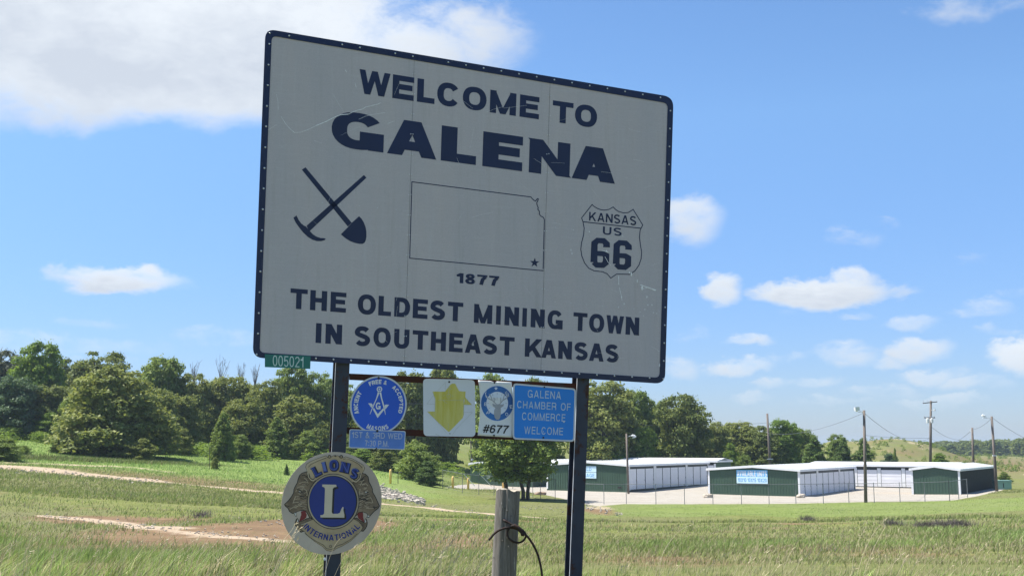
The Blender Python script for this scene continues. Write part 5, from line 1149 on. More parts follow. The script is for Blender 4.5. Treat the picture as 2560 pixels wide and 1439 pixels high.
tag(mb.build('pipe', M['black'], None, smooth=True), 'bent black pipe standing in the grass beside the lone yellow bollard', 'pipe')
def boulder(P, rx, ry, rz, seed):
    r_ = random.Random(seed); vs = []; fs = []; n1, n2 = 9, 12
    ph_ = [r_.uniform(0, 6) for _ in range(6)]
    for j in range(n1 + 1):
        el_ = -math.pi / 2 + math.pi * j / n1
        for k in range(n2):
            th = 2 * math.pi * k / n2; m_ = 1 + .16 * math.sin(2 * th + ph_[0]) * math.cos(el_) + .10 * math.sin(3 * th + ph_[1] + 2 * el_) + .07 * math.sin(5 * el_ + ph_[2] + th) + r_.uniform(-.05, .05)
            x, y, z = math.cos(el_) * math.cos(th), math.cos(el_) * math.sin(th), math.sin(el_); s_ = 1 / max(abs(x), abs(y), abs(z)) ** .35; vs.append(P + Vector((x * rx * m_ * s_, y * ry * m_ * s_, z * rz * m_ * s_ + rz * .55)))
    for j in range(n1):
        for k in range(n2): fs.append((j * n2 + k, j * n2 + (k + 1) % n2, (j + 1) * n2 + (k + 1) % n2, (j + 1) * n2 + k))
    mb = MB(); mb.add(vs, fs); return mb
for x, y, hw, hh, D, nm, lb in ((1770, 1240, .42, .26, 111, 'rock', 'tan boulder at the left corner of the shed with the AVAILABLE UNITS banner'), (2003, 1246, .42, .25, 110.5, 'rock', 'tan boulder at the right corner of the shed with the AVAILABLE UNITS banner'), (1352, 1219, .55, .2, 114, 'rockdark', 'reddish brown boulder in the shade right of the front oak')):
    P = at(x, y, D); P.z = gz(P.x, P.y); o = boulder(P, hw, hw * .8, hh, int(x)).build('boulder', M[nm], None, smooth=False); tag(o, lb, 'boulder', 'loose boulders on the gravel lot')
P = hit(2505, 1221); P = at(2506, 1219.5, 128); mb = MB(); fr = (P, unit(.9, -.1), unit(.1, .9), Vector((0, 0, 1)))
ub = thing('utility_box', 'pale green metal utility box beside the dark shed at the right', 'utility box', P)
mb.abox(-.85, .85, -.6, .6, -.2, .74, fr); mb.build('cabinet', M['boxgreen'], ub); mb = MB(); mb.abox(-.9, .9, -.66, .66, .745, .93, fr); mb.build('lid', M['boxgreen'], ub); mb = MB(); mb.abox(-.1, .0, -.612, -.602, .1, .6, fr); mb.build('seam', M['green_dark'], ub)

# ------------------------------------------------------------------ poles, lamps, wires
def pole(name, label, xt, yt, xb, yb, D, r_, cat='utility pole'):
    Bt = at(xb, yb, D); Tp = at(xt, yt, D); o = thing(name, label, cat, Bt, 'wooden utility and lamp poles around the lot'); d = (Bt - Tp).normalized(); mb = MB(); mb.tube([Bt + d * 1.2, Bt.lerp(Tp, .5), Tp], [r_ * 1.15, r_, r_ * .8], 10); mb.build('shaft', M['pole'], o, smooth=True); return o, Tp, D
def lamp(o, D, pts, head, hw, hh, boxy=True):
    mb = MB(); mb.tube(spline([at(x, y, D) for x, y in pts], 4), .03, 6); mb.build('arm', M['galv'], o)
    c_ = at(*head, D); mb = MB()
    if boxy: mb.box(c_, (1, 0, .1), (0, 1, 0), (-.1, 0, 1), hw, .22, hh)
    else: mb.tube([c_ + Vector((-hw, 0, hh * .4)), c_ + Vector((-hw * .3, 0, hh)), c_ + Vector((hw * .5, 0, hh * .5)), c_ + Vector((hw, 0, -hh))], [.05, .12, .14, .17], 10)
    l_ = mb.build('lamp_head', M['lamp'], o); mb = MB(); mb.tube([c_ - Vector((0, 0, hh + .01)), c_ - Vector((0, 0, hh + .08))], hw * .5, 8); mb.build('lens', M['signwhite'], l_)
p1o, T1p, _ = pole('lamp_pole', 'short wooden lamp pole in front of the white doors right of the sign post', 1566, 1083, 1571, 1227, 118, .115, 'lamp pole'); lamp(p1o, 118, [(1568, 1092), (1574, 1089), (1580, 1088.5)], (1583, 1090), .20, .10, False)
p2o, T2p, _ = pole('utility_pole', 'plain wooden pole rising behind the shed with the AVAILABLE UNITS banner', 1918, 1033, 1927, 1190, 165, .19)
mb = MB(); c_ = at(1925, 1146.5, 164.5); mb.abox(-.45, .45, -.05, .05, -.06, .06, (c_, Vector((1, 0, 0)), Vector((0, 1, 0)), Vector((0, 0, 1)))); mb.build('crossarm', M['white_paint'], p2o)
p3o, T3p, _ = pole('lamp_pole', 'tall dark wooden lamp pole at the fence right of the AVAILABLE UNITS shed', 2160, 1025, 2164.5, 1252, 99, .135, 'lamp pole'); lamp(p3o, 99, [(2159, 1031), (2152, 1028), (2146, 1030)], (2142, 1021.5), .19, .17)
p4o, T4p, _ = pole('utility_pole', 'tall utility pole carrying a crossarm and two grey transformers beyond the sheds', 2327, 1001, 2326, 1168, 172, .20)
M['insul'] = mat('insulator_grey', (.42, .44, .47), .4, .1, 3)
for k, (x, y, w_) in enumerate(((2325, 1005.5, 1.15), (2324, 1043.5, .85))):
    mb = MB(); c_ = at(x, y, 171.8); mb.abox(-w_, w_, -.06, .06, -.07, .07, (c_, Vector((1, 0, .1 if k == 0 else 0)).normalized(), Vector((0, 1, 0)), Vector((0, 0, 1)))); a_ = mb.build('crossarm', M['pole'], p4o)
    for dx_ in (-.9, -.3, .3, .9): mb = MB(); mb.tube([c_ + Vector((dx_ * w_, 0, .07)), c_ + Vector((dx_ * w_, 0, .24))], .06, 6); mb.build('insulator', M['insul'], a_)
for x, y in ((2319, 1051), (2329.5, 1051)):
    mb = MB(); c_ = at(x, y, 171.6); mb.tube([c_ - Vector((0, 0, .36)), c_ + Vector((0, 0, .3)), c_ + Vector((0, 0, .4))], [.23, .23, .12], 12); mb.build('transformer', M['lamp'], p4o, smooth=False)
mb = MB(); c_ = at(2335, 1025, 171.6); mb.tube([c_ + Vector((-.4, 0, 0)), c_ + Vector((.1, 0, 0))], .05, 6); mb.tube([c_ + Vector((.1, 0, -.1)), c_ + Vector((.12, 0, .18))], .14, 8); mb.build('cutout_switch', M['lamp'], p4o)
p5o, T5p, _ = pole('utility_pole', 'plain pole standing behind the dark shed, left of the rightmost lamp pole', 2430.5, 1068, 2434, 1180, 150, .16); mb = MB(); c_ = at(2427, 1075, 149.8); mb.tube([c_ - Vector((0, 0, .15)), c_ + Vector((0, 0, .15))], .1, 8); mb.build('insulator', M['lamp'], p5o)
p6o, T6p, _ = pole('lamp_pole', 'leaning wooden lamp pole at the rear corner of the dark shed', 2479, 1040, 2492.5, 1234, 122, .15, 'lamp pole'); lamp(p6o, 122, [(2477, 1045.5), (2470, 1044.5), (2463, 1045.5)], (2458.5, 1040.5), .20, .13, False)
mb = MB(); c_ = at(2486.5, 1138, 121.7); mb.abox(-.22, .22, -.08, .08, -.06, .06, (c_, Vector((1, 0, 0)), Vector((0, 1, 0)), Vector((0, 0, 1)))); mb.build('bracket', M['lamp'], p6o)
p7o, T7p, _ = pole('utility_pole', 'thin grey pole rising behind the gate under the yellow emblem board', 1177, 1000, 1178, 1200, 155, .09)
for x, y in ((1180, 1148), (1173, 1160)): mb = MB(); c_ = at(x, y, 154.7); mb.tube([c_ - Vector((0, 0, .14)), c_ + Vector((0, 0, .14))], .15, 8); mb.build('lamp_head', M['lamp'], p7o)
def wire(label, a_, b_, sag, r_=.016, n=24):
    mb = MB(); pts = []
    for k in range(n + 1): t_ = k / n; p_ = a_.lerp(b_, t_); p_.z -= 4 * sag * t_ * (1 - t_); pts.append(p_)
    mb.tube(pts, r_, 5); tag(mb.build('overhead_wire', M['wire'], None), label, 'wire')
wire('slack wire from the tall dark lamp pole down to the left behind the trees', at(2158, 1032, 99), at(1918, 1082, 165), .8, .017)
wire('slack wire from the tall dark lamp pole down to the transformer pole', at(2161, 1032, 99), at(2327, 1093, 172), 1.4, .02)
wire('wire from the transformer pole to the plain pole behind the dark shed', at(2328, 1095, 172), at(2431, 1072, 150), 1.3, .02)
wire('wire rising from the plain pole to the leaning lamp pole', at(2431, 1073, 150), at(2479, 1045, 122), .25, .02)
wire('wire leaving the leaning lamp pole to the right', at(2480, 1043, 122), at(2700, 1112, 175), 1.6, .02)
wire('wire running down to the right from the crossarm pole', at(2328, 1066, 172), at(2400, 1098, 240), .6, .025)
wire('long wire crossing in front of the treetops right of the sign post', at(1178, 1004, 155), at(1918, 1056, 165), 1.6, .02)
wire('faint wire between the tall dark lamp pole and the trees behind it', at(2160, 1087, 160), at(2327, 1094, 172), .2, .02)
wire('thin wire behind the round blue sign', at(900, 1000, 130), at(1178, 998, 155), .5, .02)
# steel rod in the left field
P = hit(523, 1174); mb = MB(); mb.tube([P - Vector((0, 0, .1)), P + Vector((-.03, 0, at(523, 1116, P.y).z - P.z))], .03, 6); tag(mb.build('marker_post', M['black'], None), 'thin black steel rod standing in the left field beside a sapling', 'post')

# ------------------------------------------------------------------ trees
LM = {
 'oak': leaf_mat('oak_leaves', (.100, .140, .032), (.250, .275, .075), 1.0, .36),
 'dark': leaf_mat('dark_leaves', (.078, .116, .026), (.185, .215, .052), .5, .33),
 'mid': leaf_mat('mid_leaves', (.100, .158, .034), (.225, .290, .070), .8, .38),
 'bright': leaf_mat('bright_leaves', (.080, .150, .024), (.21, .30, .045), .5, .4),
 'blue': leaf_mat('blue_green_leaves', (.045, .085, .040), (.14, .21, .10), .7, .28),
 'juniper': leaf_mat('juniper_sprays', (.048, .090, .018), (.135, .200, .045), .3, .2),
 'grey': leaf_mat('grey_green_leaves', (.055, .070, .045), (.16, .18, .12), .8, .3)}
def crown_np(kind, seed, leaves=None):
    """crown about 8 m wide and 10 m tall, standing on the origin; returns vertices, quads, tint"""
    r_ = np.random.default_rng(seed)
    prof = {'round': lambda t: np.interp(t, [.03, .12, .35, .6, .85, 1.0], [.62, .92, 1.0, .96, .74, .32]),
            'tall': lambda t: np.interp(t, [.03, .15, .4, .7, .9, 1.0], [.55, .85, 1.0, .86, .58, .25]),
            'raised': lambda t: np.interp(t, [.3, .42, .55, .75, .92, 1.0], [.5, .95, 1.0, .9, .6, .25]),
            'cone': lambda t: np.interp(t, [.02, .12, .4, .7, 1.0], [.75, 1.0, .72, .40, .04]),
            'shrub': lambda t: np.interp(t, [.0, .25, .6, .9, 1.0], [.9, 1.0, .85, .45, .2])}[kind]
    nclump = {'round': 120, 'tall': 105, 'raised': 92, 'cone': 110, 'shrub': 60}[kind]; per = {'round': 165, 'tall': 165, 'raised': 150, 'cone': 150, 'shrub': 170}[kind]
    lo = .28 if kind == 'raised' else .03
    cs = []
    for _ in range(nclump * 40):
        if len(cs) >= nclump: break
        t_ = lo + (1 - lo) * r_.uniform() ** 1.0; R = prof(t_) * 4.0 * (1 + .16 * math.sin(5 * t_ + seed)); th = r_.uniform(0, 6.283); q_ = R * (r_.uniform(.45, 1.0) ** .5) * (1 + .14 * math.sin(3 * th + seed * 1.7))
        cr_ = r_.uniform(.8, 1.5) * (.62 if kind == 'cone' else 1) * (1 - .35 * t_); c_ = np.array([q_ * math.cos(th), q_ * math.sin(th), t_ * 10 - cr_ * .6])
        if all(np.linalg.norm(c_ - d_[0]) > .45 * min(cr_, d_[1]) for d_ in cs): cs.append((c_, cr_))
    P = []; Nn = []; T = []; S_ = []
    for c_, cr_ in cs:
        n_ = int(per * (cr_ / 1.1) ** 1.6 * .95) + 12; d = r_.normal(0, 1, (n_, 3)); d /= np.linalg.norm(d, axis=1)[:, None]; d[:, 2] = np.where(d[:, 2] < -.35, -d[:, 2] * .6, d[:, 2])
        rad = cr_ * (r_.uniform(.55, 1.08, n_)) * (1 + .22 * np.sin(5 * d[:, 0] + 3 * d[:, 2] + c_[0]))
        p_ = c_ + d * rad[:, None] * np.array([1.12, 1.12, .78]); P.append(p_)
        nn = d * .8 + r_.normal(0, .52, (n_, 3)) + np.array([0, -.0, .35]); Nn.append(nn / np.linalg.norm(nn, axis=1)[:, None])
        T.append(np.clip(r_.normal(.44, .14) + r_.normal(0, .24, n_), 0, 1)); S_.append(r_.uniform(.095, .175, n_) * (.75 if kind == 'cone' else 1))
    # leaves deep inside the crown, which close it against the sky
    n_ = {'raised': 1200, 'cone': 1600}.get(kind, 2600); t_ = r_.uniform(max(lo, .05) + (.04 if kind == 'raised' else 0), .90, n_); R = np.array([float(prof(q_)) for q_ in t_]) * 4.0 * .80; th = r_.uniform(0, 6.283, n_); q_ = R * np.sqrt(r_.uniform(0, 1, n_))
    P.append(np.stack([q_ * np.cos(th), q_ * np.sin(th), t_ * 10 - .7], 1)); nn = r_.normal(0, 1, (n_, 3)); Nn.append(nn / np.linalg.norm(nn, axis=1)[:, None]); T.append(r_.uniform(.2, .6, n_)); S_.append(r_.uniform(.20, .30, n_))
    # stray sprigs past the outline
    n_ = 420; k = r_.integers(0, len(cs), n_); d = r_.normal(0, 1, (n_, 3)); d /= np.linalg.norm(d, axis=1)[:, None]; d[:, 2] = np.abs(d[:, 2])
    P.append(np.array([cs[i][0] for i in k]) + d * np.array([cs[i][1] for i in k])[:, None] * r_.uniform(1.0, 1.38, n_)[:, None]); Nn.append(d); T.append(r_.uniform(.3, .9, n_)); S_.append(r_.uniform(.08, .15, n_))
    P = np.vstack(P); Nn = np.vstack(Nn); T = np.concatenate(T); S_ = np.concatenate(S_); P[:, 2] = np.maximum(P[:, 2], .12)
    up = r_.normal(0, 1, P.shape); a_ = np.cross(Nn, up); a_ /= np.linalg.norm(a_, axis=1)[:, None] + 1e-9; b_ = np.cross(Nn, a_)
    s1 = S_[:, None]; el_ = 1.35 if kind != 'cone' else 2.0
    V_ = np.stack([P - a_ * s1 * el_, P - b_ * s1 * .8 + Nn * s1 * .15, P + a_ * s1 * el_ - Nn * s1 * .25, P + b_ * s1 * .8 + Nn * s1 * .15], 1).reshape(-1, 3)
    Fq = np.arange(len(V_)).reshape(-1, 4); Tc = np.repeat(T, 4); col = np.stack([Tc, Tc, Tc, np.ones_like(Tc)], 1)
    return V_, Fq, col, cs
CROWNS = {}
def crown_variant(kind, i):
    if (kind, i) in CROWNS: return CROWNS[kind, i]
    V_, Fq, col, cs = crown_np(kind, i * 13 + {'round': 1, 'tall': 2, 'raised': 3, 'cone': 4, 'shrub': 5}[kind])
    tmp = np_mesh('crown', V_, Fq, LM['mid'], col=col); me = tmp.data; bpy.data.objects.remove(tmp)
    mb = MB(); r_ = random.Random(i + 5)
    if kind == 'shrub': mb.tube([(0, 0, -1), (0, 0, 3), (.3, 0, 6)], [.18, .14, .06], 6)
    else:
        lean = r_.uniform(-.4, .4); hh = 5.5 if kind != 'cone' else 9.2; mb.tube([(0, 0, -1.5), (0, 0, .2), (lean * .4, 0, hh * .5), (lean, .2, hh)], [.42, .32, .22, .09], 9)
        for c_, cr_ in cs[:: max(1, len(cs) // (18 if kind == 'raised' else 13))]:
            z0 = min(max(1.2, c_[2] * .55), hh * .9); st_ = Vector((lean * (z0 / hh) ** 1.5, 0, z0)); e_ = Vector(c_); md = st_.lerp(e_, .5) + Vector((0, 0, -.25)); mb.tube([st_, md, e_], [.13, .085, .03], 6)
    tmp = mb.build('trunk', M['trunk'], None, smooth=True); tm = tmp.data; bpy.data.objects.remove(tmp)
    CROWNS[kind, i] = (me, tm); return me, tm
def tree(name, label, cat, px, ytop, D, wpx, kind, var, m, group=None, base_y=None, yaw=None, zdrop=0):
    P = onground(px, D) if base_y is None else hit(px, base_y); D = P.y; h = at(px, ytop, D).z - P.z; wd = wpx / F * D
    me, tm = crown_variant(kind, var); o = thing(name, label, cat, P, group); o.scale = (wd / 8.4, wd / 8.4, max(h, .2) / 10.1); o.rotation_euler = (0, 0, random.uniform(0, 6.28) if yaw is None else yaw)
    c_ = bpy.data.objects.new('crown', me); C.objects.link(c_); c_.parent = o; c_.material_slots[0].link = 'OBJECT'; c_.material_slots[0].material = LM[m]
    t_ = bpy.data.objects.new('trunk', tm); C.objects.link(t_); t_.parent = o
    return o
GB_ = 'trees of the wood on the left slope'; GR_ = 'trees of the wood behind the sheds'
T_ = [
 # left wood, back row first
 ('grey_tree', 'wispy grey-green tree at the left edge, taller than the blue-green one under it', -5, 868, 140, 150, 'tall', 0, 'grey', GB_),
 ('leafy_tree', 'tall bright yellow-green tree, brightest of the left wood', 88, 852, 136, 150, 'tall', 1, 'bright', GB_),
 ('leafy_tree', 'dark round-topped tree between the bright green tree and the olive one', 245, 876, 146, 200, 'round', 0, 'dark', GB_),
 ('leafy_tree', 'small dark tree showing just right of the bright green tree', 170, 892, 150, 110, 'round', 1, 'dark', GB_),
 ('leafy_tree', 'olive tree with a humped top right of the dark round-topped tree', 398, 888, 142, 140, 'round', 2, 'mid', GB_),
 ('feathery_tree', 'feathery blue-green tree low at the left edge under the grey-green one', 28, 935, 128, 135, 'round', 1, 'blue', GB_),
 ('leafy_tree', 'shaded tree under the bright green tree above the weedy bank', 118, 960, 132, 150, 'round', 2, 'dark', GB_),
 ('leafy_tree', 'tree under the dead branches, first right of the olive humped tree', 480, 930, 143, 130, 'round', 0, 'oak', GB_),
 ('leafy_tree', 'tree under the dead branches, beside the corner of the welcome sign', 570, 938, 147, 150, 'round', 2, 'oak', GB_),
 ('leafy_tree', 'grey-green tree directly below the lower left corner of the welcome sign', 660, 948, 145, 130, 'round', 1, 'oak', GB_),
 ('leafy_tree', 'pale loose tree below the green number plate', 725, 908, 150, 120, 'tall', 1, 'mid', GB_),
 ('leafy_tree', 'bright loose tree touching the left post from its left side', 795, 925, 152, 110, 'tall', 0, 'mid', GB_),
 ('leafy_tree', 'tree seen between the left post and the round blue sign', 885, 958, 150, 110, 'round', 0, 'mid', GB_),
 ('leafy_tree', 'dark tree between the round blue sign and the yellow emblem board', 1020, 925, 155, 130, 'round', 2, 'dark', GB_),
 ('leafy_tree', 'tree whose ragged top shows above the yellow emblem board', 1105, 912, 160, 120, 'tall', 1, 'oak', GB_),
 ('leafy_tree', 'tree behind the elk banner with its top above the rail', 1225, 925, 165, 120, 'tall', 0, 'mid', GB_),
 ('leafy_tree', 'low tree behind the bright blue rectangular sign', 1340, 940, 170, 130, 'round', 1, 'dark', GB_),
 ('leafy_tree', 'lower dark tree in the wood beside the left post', 745, 985, 138, 150, 'round', 0, 'oak', GB_),
 ('leafy_tree', 'lower dark tree left of the juniper in the left field', 440, 985, 130, 120, 'round', 2, 'oak', GB_),
 ('leafy_tree', 'lower dark tree behind the juniper in the left field', 610, 990, 138, 130, 'round', 1, 'oak', GB_),
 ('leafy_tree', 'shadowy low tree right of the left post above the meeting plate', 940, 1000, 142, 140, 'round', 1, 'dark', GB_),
 ('oak_tree', 'big rounded oak standing alone in front of the left wood', 272, 914, 112, 255, 'round', 0, 'oak', None),
 ('oak_tree', 'half-hidden oak just behind the right shoulder of the big lone oak', 385, 965, 126, 130, 'round', 1, 'oak', None),
 ('leafy_tree', 'pale tree leaning on the left shoulder of the big lone oak', 195, 985, 122, 110, 'round', 2, 'mid', None),
 ('juniper_tree', 'pointed dark juniper in the left field right of the big oak', 556, 1028, 118, 92, 'cone', 0, 'mid', 'junipers'),
 ('juniper_tree', 'pale green juniper left of the left post at the foot of the wood', 690, 1040, 132, 95, 'cone', 1, 'mid', 'junipers'),
 # wood behind the sheds
 ('leafy_tree', 'tall tree rising right behind the right sign post, its top under the sign edge', 1508, 945, 160, 190, 'tall', 0, 'oak', GR_),
 ('leafy_tree', 'bushy tree right of the tall one behind the right sign post', 1590, 972, 168, 130, 'tall', 1, 'mid', GR_),
 ('leafy_tree', 'tree on the falling skyline left of the dark rounded one', 1645, 1000, 172, 110, 'round', 0, 'mid', GR_),
 ('leafy_tree', 'dark rounded tree tallest beside the falling skyline', 1705, 985, 162, 150, 'tall', 2, 'dark', GR_),
 ('leafy_tree', 'tree just right of the dark rounded one, bare twigs in front', 1775, 1048, 172, 110, 'round', 1, 'oak', GR_),
 ('leafy_tree', 'low dull tree left of the plain wooden pole', 1850, 1052, 180, 130, 'round', 2, 'oak', GR_),
 ('leafy_tree', 'bright green tree right of the plain wooden pole', 1960, 1046, 180, 100, 'tall', 1, 'bright', GR_),
 ('leafy_tree', 'low tree right behind the plain wooden pole', 1905, 1062, 176, 110, 'round', 0, 'dark', GR_),
 ('leafy_tree', 'olive tree right of the bright green one on the skyline', 2010, 1068, 185, 80, 'round', 1, 'mid', GR_),
 ('leafy_tree', 'small tree whose top pokes up left of the tall dark lamp pole', 2098, 1082, 190, 60, 'tall', 0, 'mid', GR_),
 ('juniper_tree', 'broad dark juniper behind the rear storage shed roof', 2040, 1090, 160, 100, 'cone', 0, 'juniper', 'junipers'),
 ('juniper_tree', 'dark juniper directly behind the tall dark lamp pole', 2162, 1092, 168, 80, 'cone', 2, 'juniper', 'junipers'),
 ('juniper_tree', 'slim dark juniper between the broad one and the tall lamp pole', 2112, 1092, 172, 66, 'cone', 1, 'juniper', 'junipers'),
 ('leafy_tree', 'light green rounded shrub tree right of the transformer pole', 2352, 1131, 180, 50, 'shrub', 1, 'bright', None),
 ('leafy_tree', 'pale bushy tree on the bank behind the lamp pole in front of the white doors', 1610, 1065, 160, 80, 'round', 2, 'bright', GR_),
 ('leafy_tree', 'low bright tree at the foot of the wood beside the right sign post', 1488, 1080, 158, 60, 'shrub', 0, 'bright', GR_),
 ('leafy_tree', 'small round light tree in front of the low dull wood', 1828, 1106, 168, 44, 'shrub', 2, 'bright', None),
]
for nm, lb, px, yt, D, wpx, kind, var, m_, grp in T_: tree(nm, lb, 'tree', px, yt, D, wpx, kind, var, m_, grp)
# the oak in front of the gate, on three dark stems
tp = hit(1308, 1249); of = tree('front_oak', 'open-crowned oak on dark stems standing before the gate under the elk banner', 'tree', 1306, 1020, tp.y, 232, 'raised', 0, 'mid', None, base_y=1249, yaw=.4)
for c_ in list(of.children):
    if c_.name.startswith('trunk'): bpy.data.objects.remove(c_)
sc_ = of.scale
for k, (x0, x1, r_, y_) in enumerate(((0, -1.0, .17, 0), (.42, .9, .17, .1), (-1.5, -2.2, .19, 1.6))):
    mb = MB(); tipz = 4.6; pts = [Vector((x0 / 1, y_, -.3 if k < 2 else -.2)), Vector((x0 * 1.02, y_, .8)), Vector((x0 * .6 + x1 * .4, y_, 2.2)), Vector((x1, y_, tipz))]
    mb.tube([tp + p_ for p_ in pts], [r_ * 1.25, r_, r_ * .85, r_ * .35], 9)
    for j in range(5):
        s_ = tp + pts[2].lerp(pts[3], j / 5); e_ = s_ + Vector((random.uniform(-1.8, 1.8), random.uniform(-1, 1), random.uniform(.4, 1.5))); mb.tube([s_, s_.lerp(e_, .5) + Vector((0, 0, .15)), e_], [.07, .05, .02], 6)
    ob = mb.build('trunk', M['trunk'], None, smooth=True); ob.data.transform(Matrix.LocRotScale(of.location, of.rotation_euler, of.scale).inverted()); ob.parent = of
# shrubs and saplings
SHR = [
 ('shrub', 'dark shrub cut off by the left edge of the picture beside the dirt track', 5, 1088, 96, 100, 'shrub', 0, 'mid'), ('shrub', 'small shrub right of the dark shrub at the left edge', 58, 1112, 94, 42, 'shrub', 1, 'mid'),
 ('sapling', 'small round shrub alone in the left field above the track', 136, 1109, 104, 26, 'shrub', 2, 'oak'), ('sapling', 'small conical cedar in the field right of the big oak', 486, 1090, 124, 34, 'cone', 1, 'juniper'),
 ('sapling', 'thin sapling beside the black steel rod', 537, 1142, 84, 22, 'shrub', 1, 'oak'), ('sapling', 'small dark cedar in the field left of the lions disc', 716, 1158, 84, 17, 'cone', 2, 'juniper'),
 ('bush', 'yellow-green bush on the bank above the lone yellow bollard', 1040, 1098, 118, 110, 'shrub', 0, 'mid'), ('bush', 'dark bush under the corner of the meeting plate', 958, 1112, 126, 75, 'shrub', 2, 'dark'),
 ('bush', 'pale scrub at the foot of the wood right of the left post', 905, 1120, 130, 80, 'shrub', 1, 'bright'), ('bush', 'low bush on the bank between the lone bollard and the yellow bush', 1068, 1150, 112, 60, 'shrub', 2, 'juniper'),
 ('bush', 'bush beside the dark juniper foot in the left field', 600, 1085, 126, 60, 'shrub', 1, 'mid'), ('bush', 'weedy bush at the foot of the bright green tree', 120, 1030, 128, 70, 'shrub', 2, 'bright'), ('bush', 'weedy bush at the far left foot of the wood', 30, 1020, 128, 90, 'shrub', 0, 'bright'),
 ('bush', 'spreading skirt of leaves at the right foot of the big oak', 355, 1095, 108, 70, 'shrub', 1, 'oak'), ('bush', 'spreading skirt of leaves at the left foot of the big oak', 190, 1090, 110, 80, 'shrub', 0, 'oak'),
 ('bush', 'low scrub on the bank behind the second storage shed', 1545, 1112, 158, 90, 'shrub', 1, 'bright'), ('bush', 'low scrub on the bank left of the back shed corner', 1660, 1118, 162, 110, 'shrub', 2, 'mid'), ('bush', 'round dark bush beyond the back shed corner', 1862, 1132, 160, 46, 'shrub', 0, 'mid'),
 ('bush', 'grey-green bush on the sandy mound left of the transformer pole', 2225, 1132, 175, 46, 'shrub', 2, 'blue'), ('sapling', 'thin sapling standing on the foot of the sandy mound', 2240, 1118, 180, 22, 'cone', 2, 'mid'), ('bush', 'dark bush right of the leaning lamp pole', 2512, 1178, 150, 32, 'shrub', 1, 'mid'),
 ('bush', 'bush at the foot of the wood left of the bollard bank', 860, 1090, 136, 90, 'shrub', 0, 'mid'), ('bush', 'brown-tinged bush at the foot of the wood left of the small cedar', 455, 1070, 122, 60, 'shrub', 2, 'oak'), ('bush', 'clump at the foot of the wood right of the pale juniper', 770, 1075, 134, 80, 'shrub', 1, 'mid'),
]
BY = {136: 1131, 486: 1121, 537: 1172, 716: 1187, 58: 1138, 5: 1152}
for nm, lb, px, yt, D, wpx, kind, var, m_ in SHR: tree(nm, lb, 'sapling' if nm == 'sapling' else 'shrub', px, yt, D, wpx, kind, var, m_, None, BY.get(px))
# young tree on a clear stem in the left field
P = hit(97, 1086); o = tree('sapling', 'young tree on a clear stem in the left field below the bright green tree', 'sapling', 97, 1040, P.y, 34, 'raised', 1, 'mid', None, base_y=1086)
# bare grey branches over the wood
for lb, px, yb, yt, D, w_ in (('leafless grey sapling top over the wood, left of the dense cluster', 478, 960, 898, 144, 22), ('leafless grey branching top, tallest over the wood', 545, 970, 888, 148, 44), ('leafless grey twigs right of the tallest bare top', 598, 970, 904, 150, 26), ('leafless grey twigs nearest the corner of the welcome sign', 632, 970, 902, 150, 22)):
    P = onground(px, D); mb = MB(); Z1 = at(px, yt, D).z; Z0 = P.z; Zm = at(px, yb, D).z; wd = w_ / F * D
    mb.tube([P - Vector((0, 0, .2)), Vector((P.x, P.y, Zm))], [.12, .07], 6)
    for k in range(9):
        a_ = random.uniform(-1, 1); s_ = Vector((P.x, P.y, Zm - random.uniform(0, 1))); e_ = Vector((P.x + a_ * wd * .5, P.y + random.uniform(-.5, .5), Zm + (Z1 - Zm) * random.uniform(.5, 1))); m_ = s_.lerp(e_, .5) + Vector((-a_ * wd * .12, 0, 0)); mb.tube([s_, m_, e_], [.05, .035, .014], 5)
        for j in range(3): q_ = m_.lerp(e_, random.random()); mb.tube([q_, q_ + Vector((random.uniform(-.4, .4), 0, random.uniform(.3, .8)))], [.02, .01], 4)
    M.setdefault('deadwood', mat('dead_grey_wood', (.19, .17, .16), .9, .2, 4)); tag(mb.build('bare_tree', M['deadwood'], None), lb, 'tree', 'bare tops above the left wood')
# far wood beyond the rises, read as one mass
Vs = []; Fs = []; Cs = []; nb = 0
fr_ = np.random.default_rng(5)
base_v = [crown_np('round', 77), crown_np('round', 91)]
for k in range(120):
    px = fr_.uniform(2262, 2800) if k < 92 else fr_.uniform(1760, 2260); D = fr_.uniform(560, 720) if k < 92 else fr_.uniform(430, 520); P = onground(px, D); V_, Fq, col, _ = base_v[k % 2]
    n_ = len(Fq); keep = fr_.choice(n_, 1100, replace=False); v_ = V_.reshape(-1, 4, 3)[keep]; cc_ = v_.mean(1, keepdims=True); v_ = cc_ + (v_ - cc_) * 3.0
    yt = (1104 - 9 * np.clip((px - 2280) / 280, 0, 1) + fr_.uniform(-4, 5)) if k < 92 else 1104 + fr_.uniform(-2, 6)
    h = max(3.5, (at(px, yt, D).z - P.z)); s_ = np.array([1.5, 1.5, h / 10.2]); a_ = fr_.uniform(0, 6.28); R_ = np.array([[math.cos(a_), -math.sin(a_), 0], [math.sin(a_), math.cos(a_), 0], [0, 0, 1]])
    v_ = (v_.reshape(-1, 3) * s_) @ R_.T + np.array([P.x, P.y, P.z - .4]); Vs.append(v_); Fs.append(np.arange(len(v_)).reshape(-1, 4) + nb); nb += len(v_); Cs.append(col.reshape(-1, 4, 4)[keep].reshape(-1, 4) * np.array([.8, .8, .8, 1]))
tag(np_mesh('far_woodland', np.vstack(Vs), np.vstack(Fs), LM['dark'], col=np.vstack(Cs)), 'low far wood along the horizon beyond the sandy mound', 'woodland', kind='stuff')
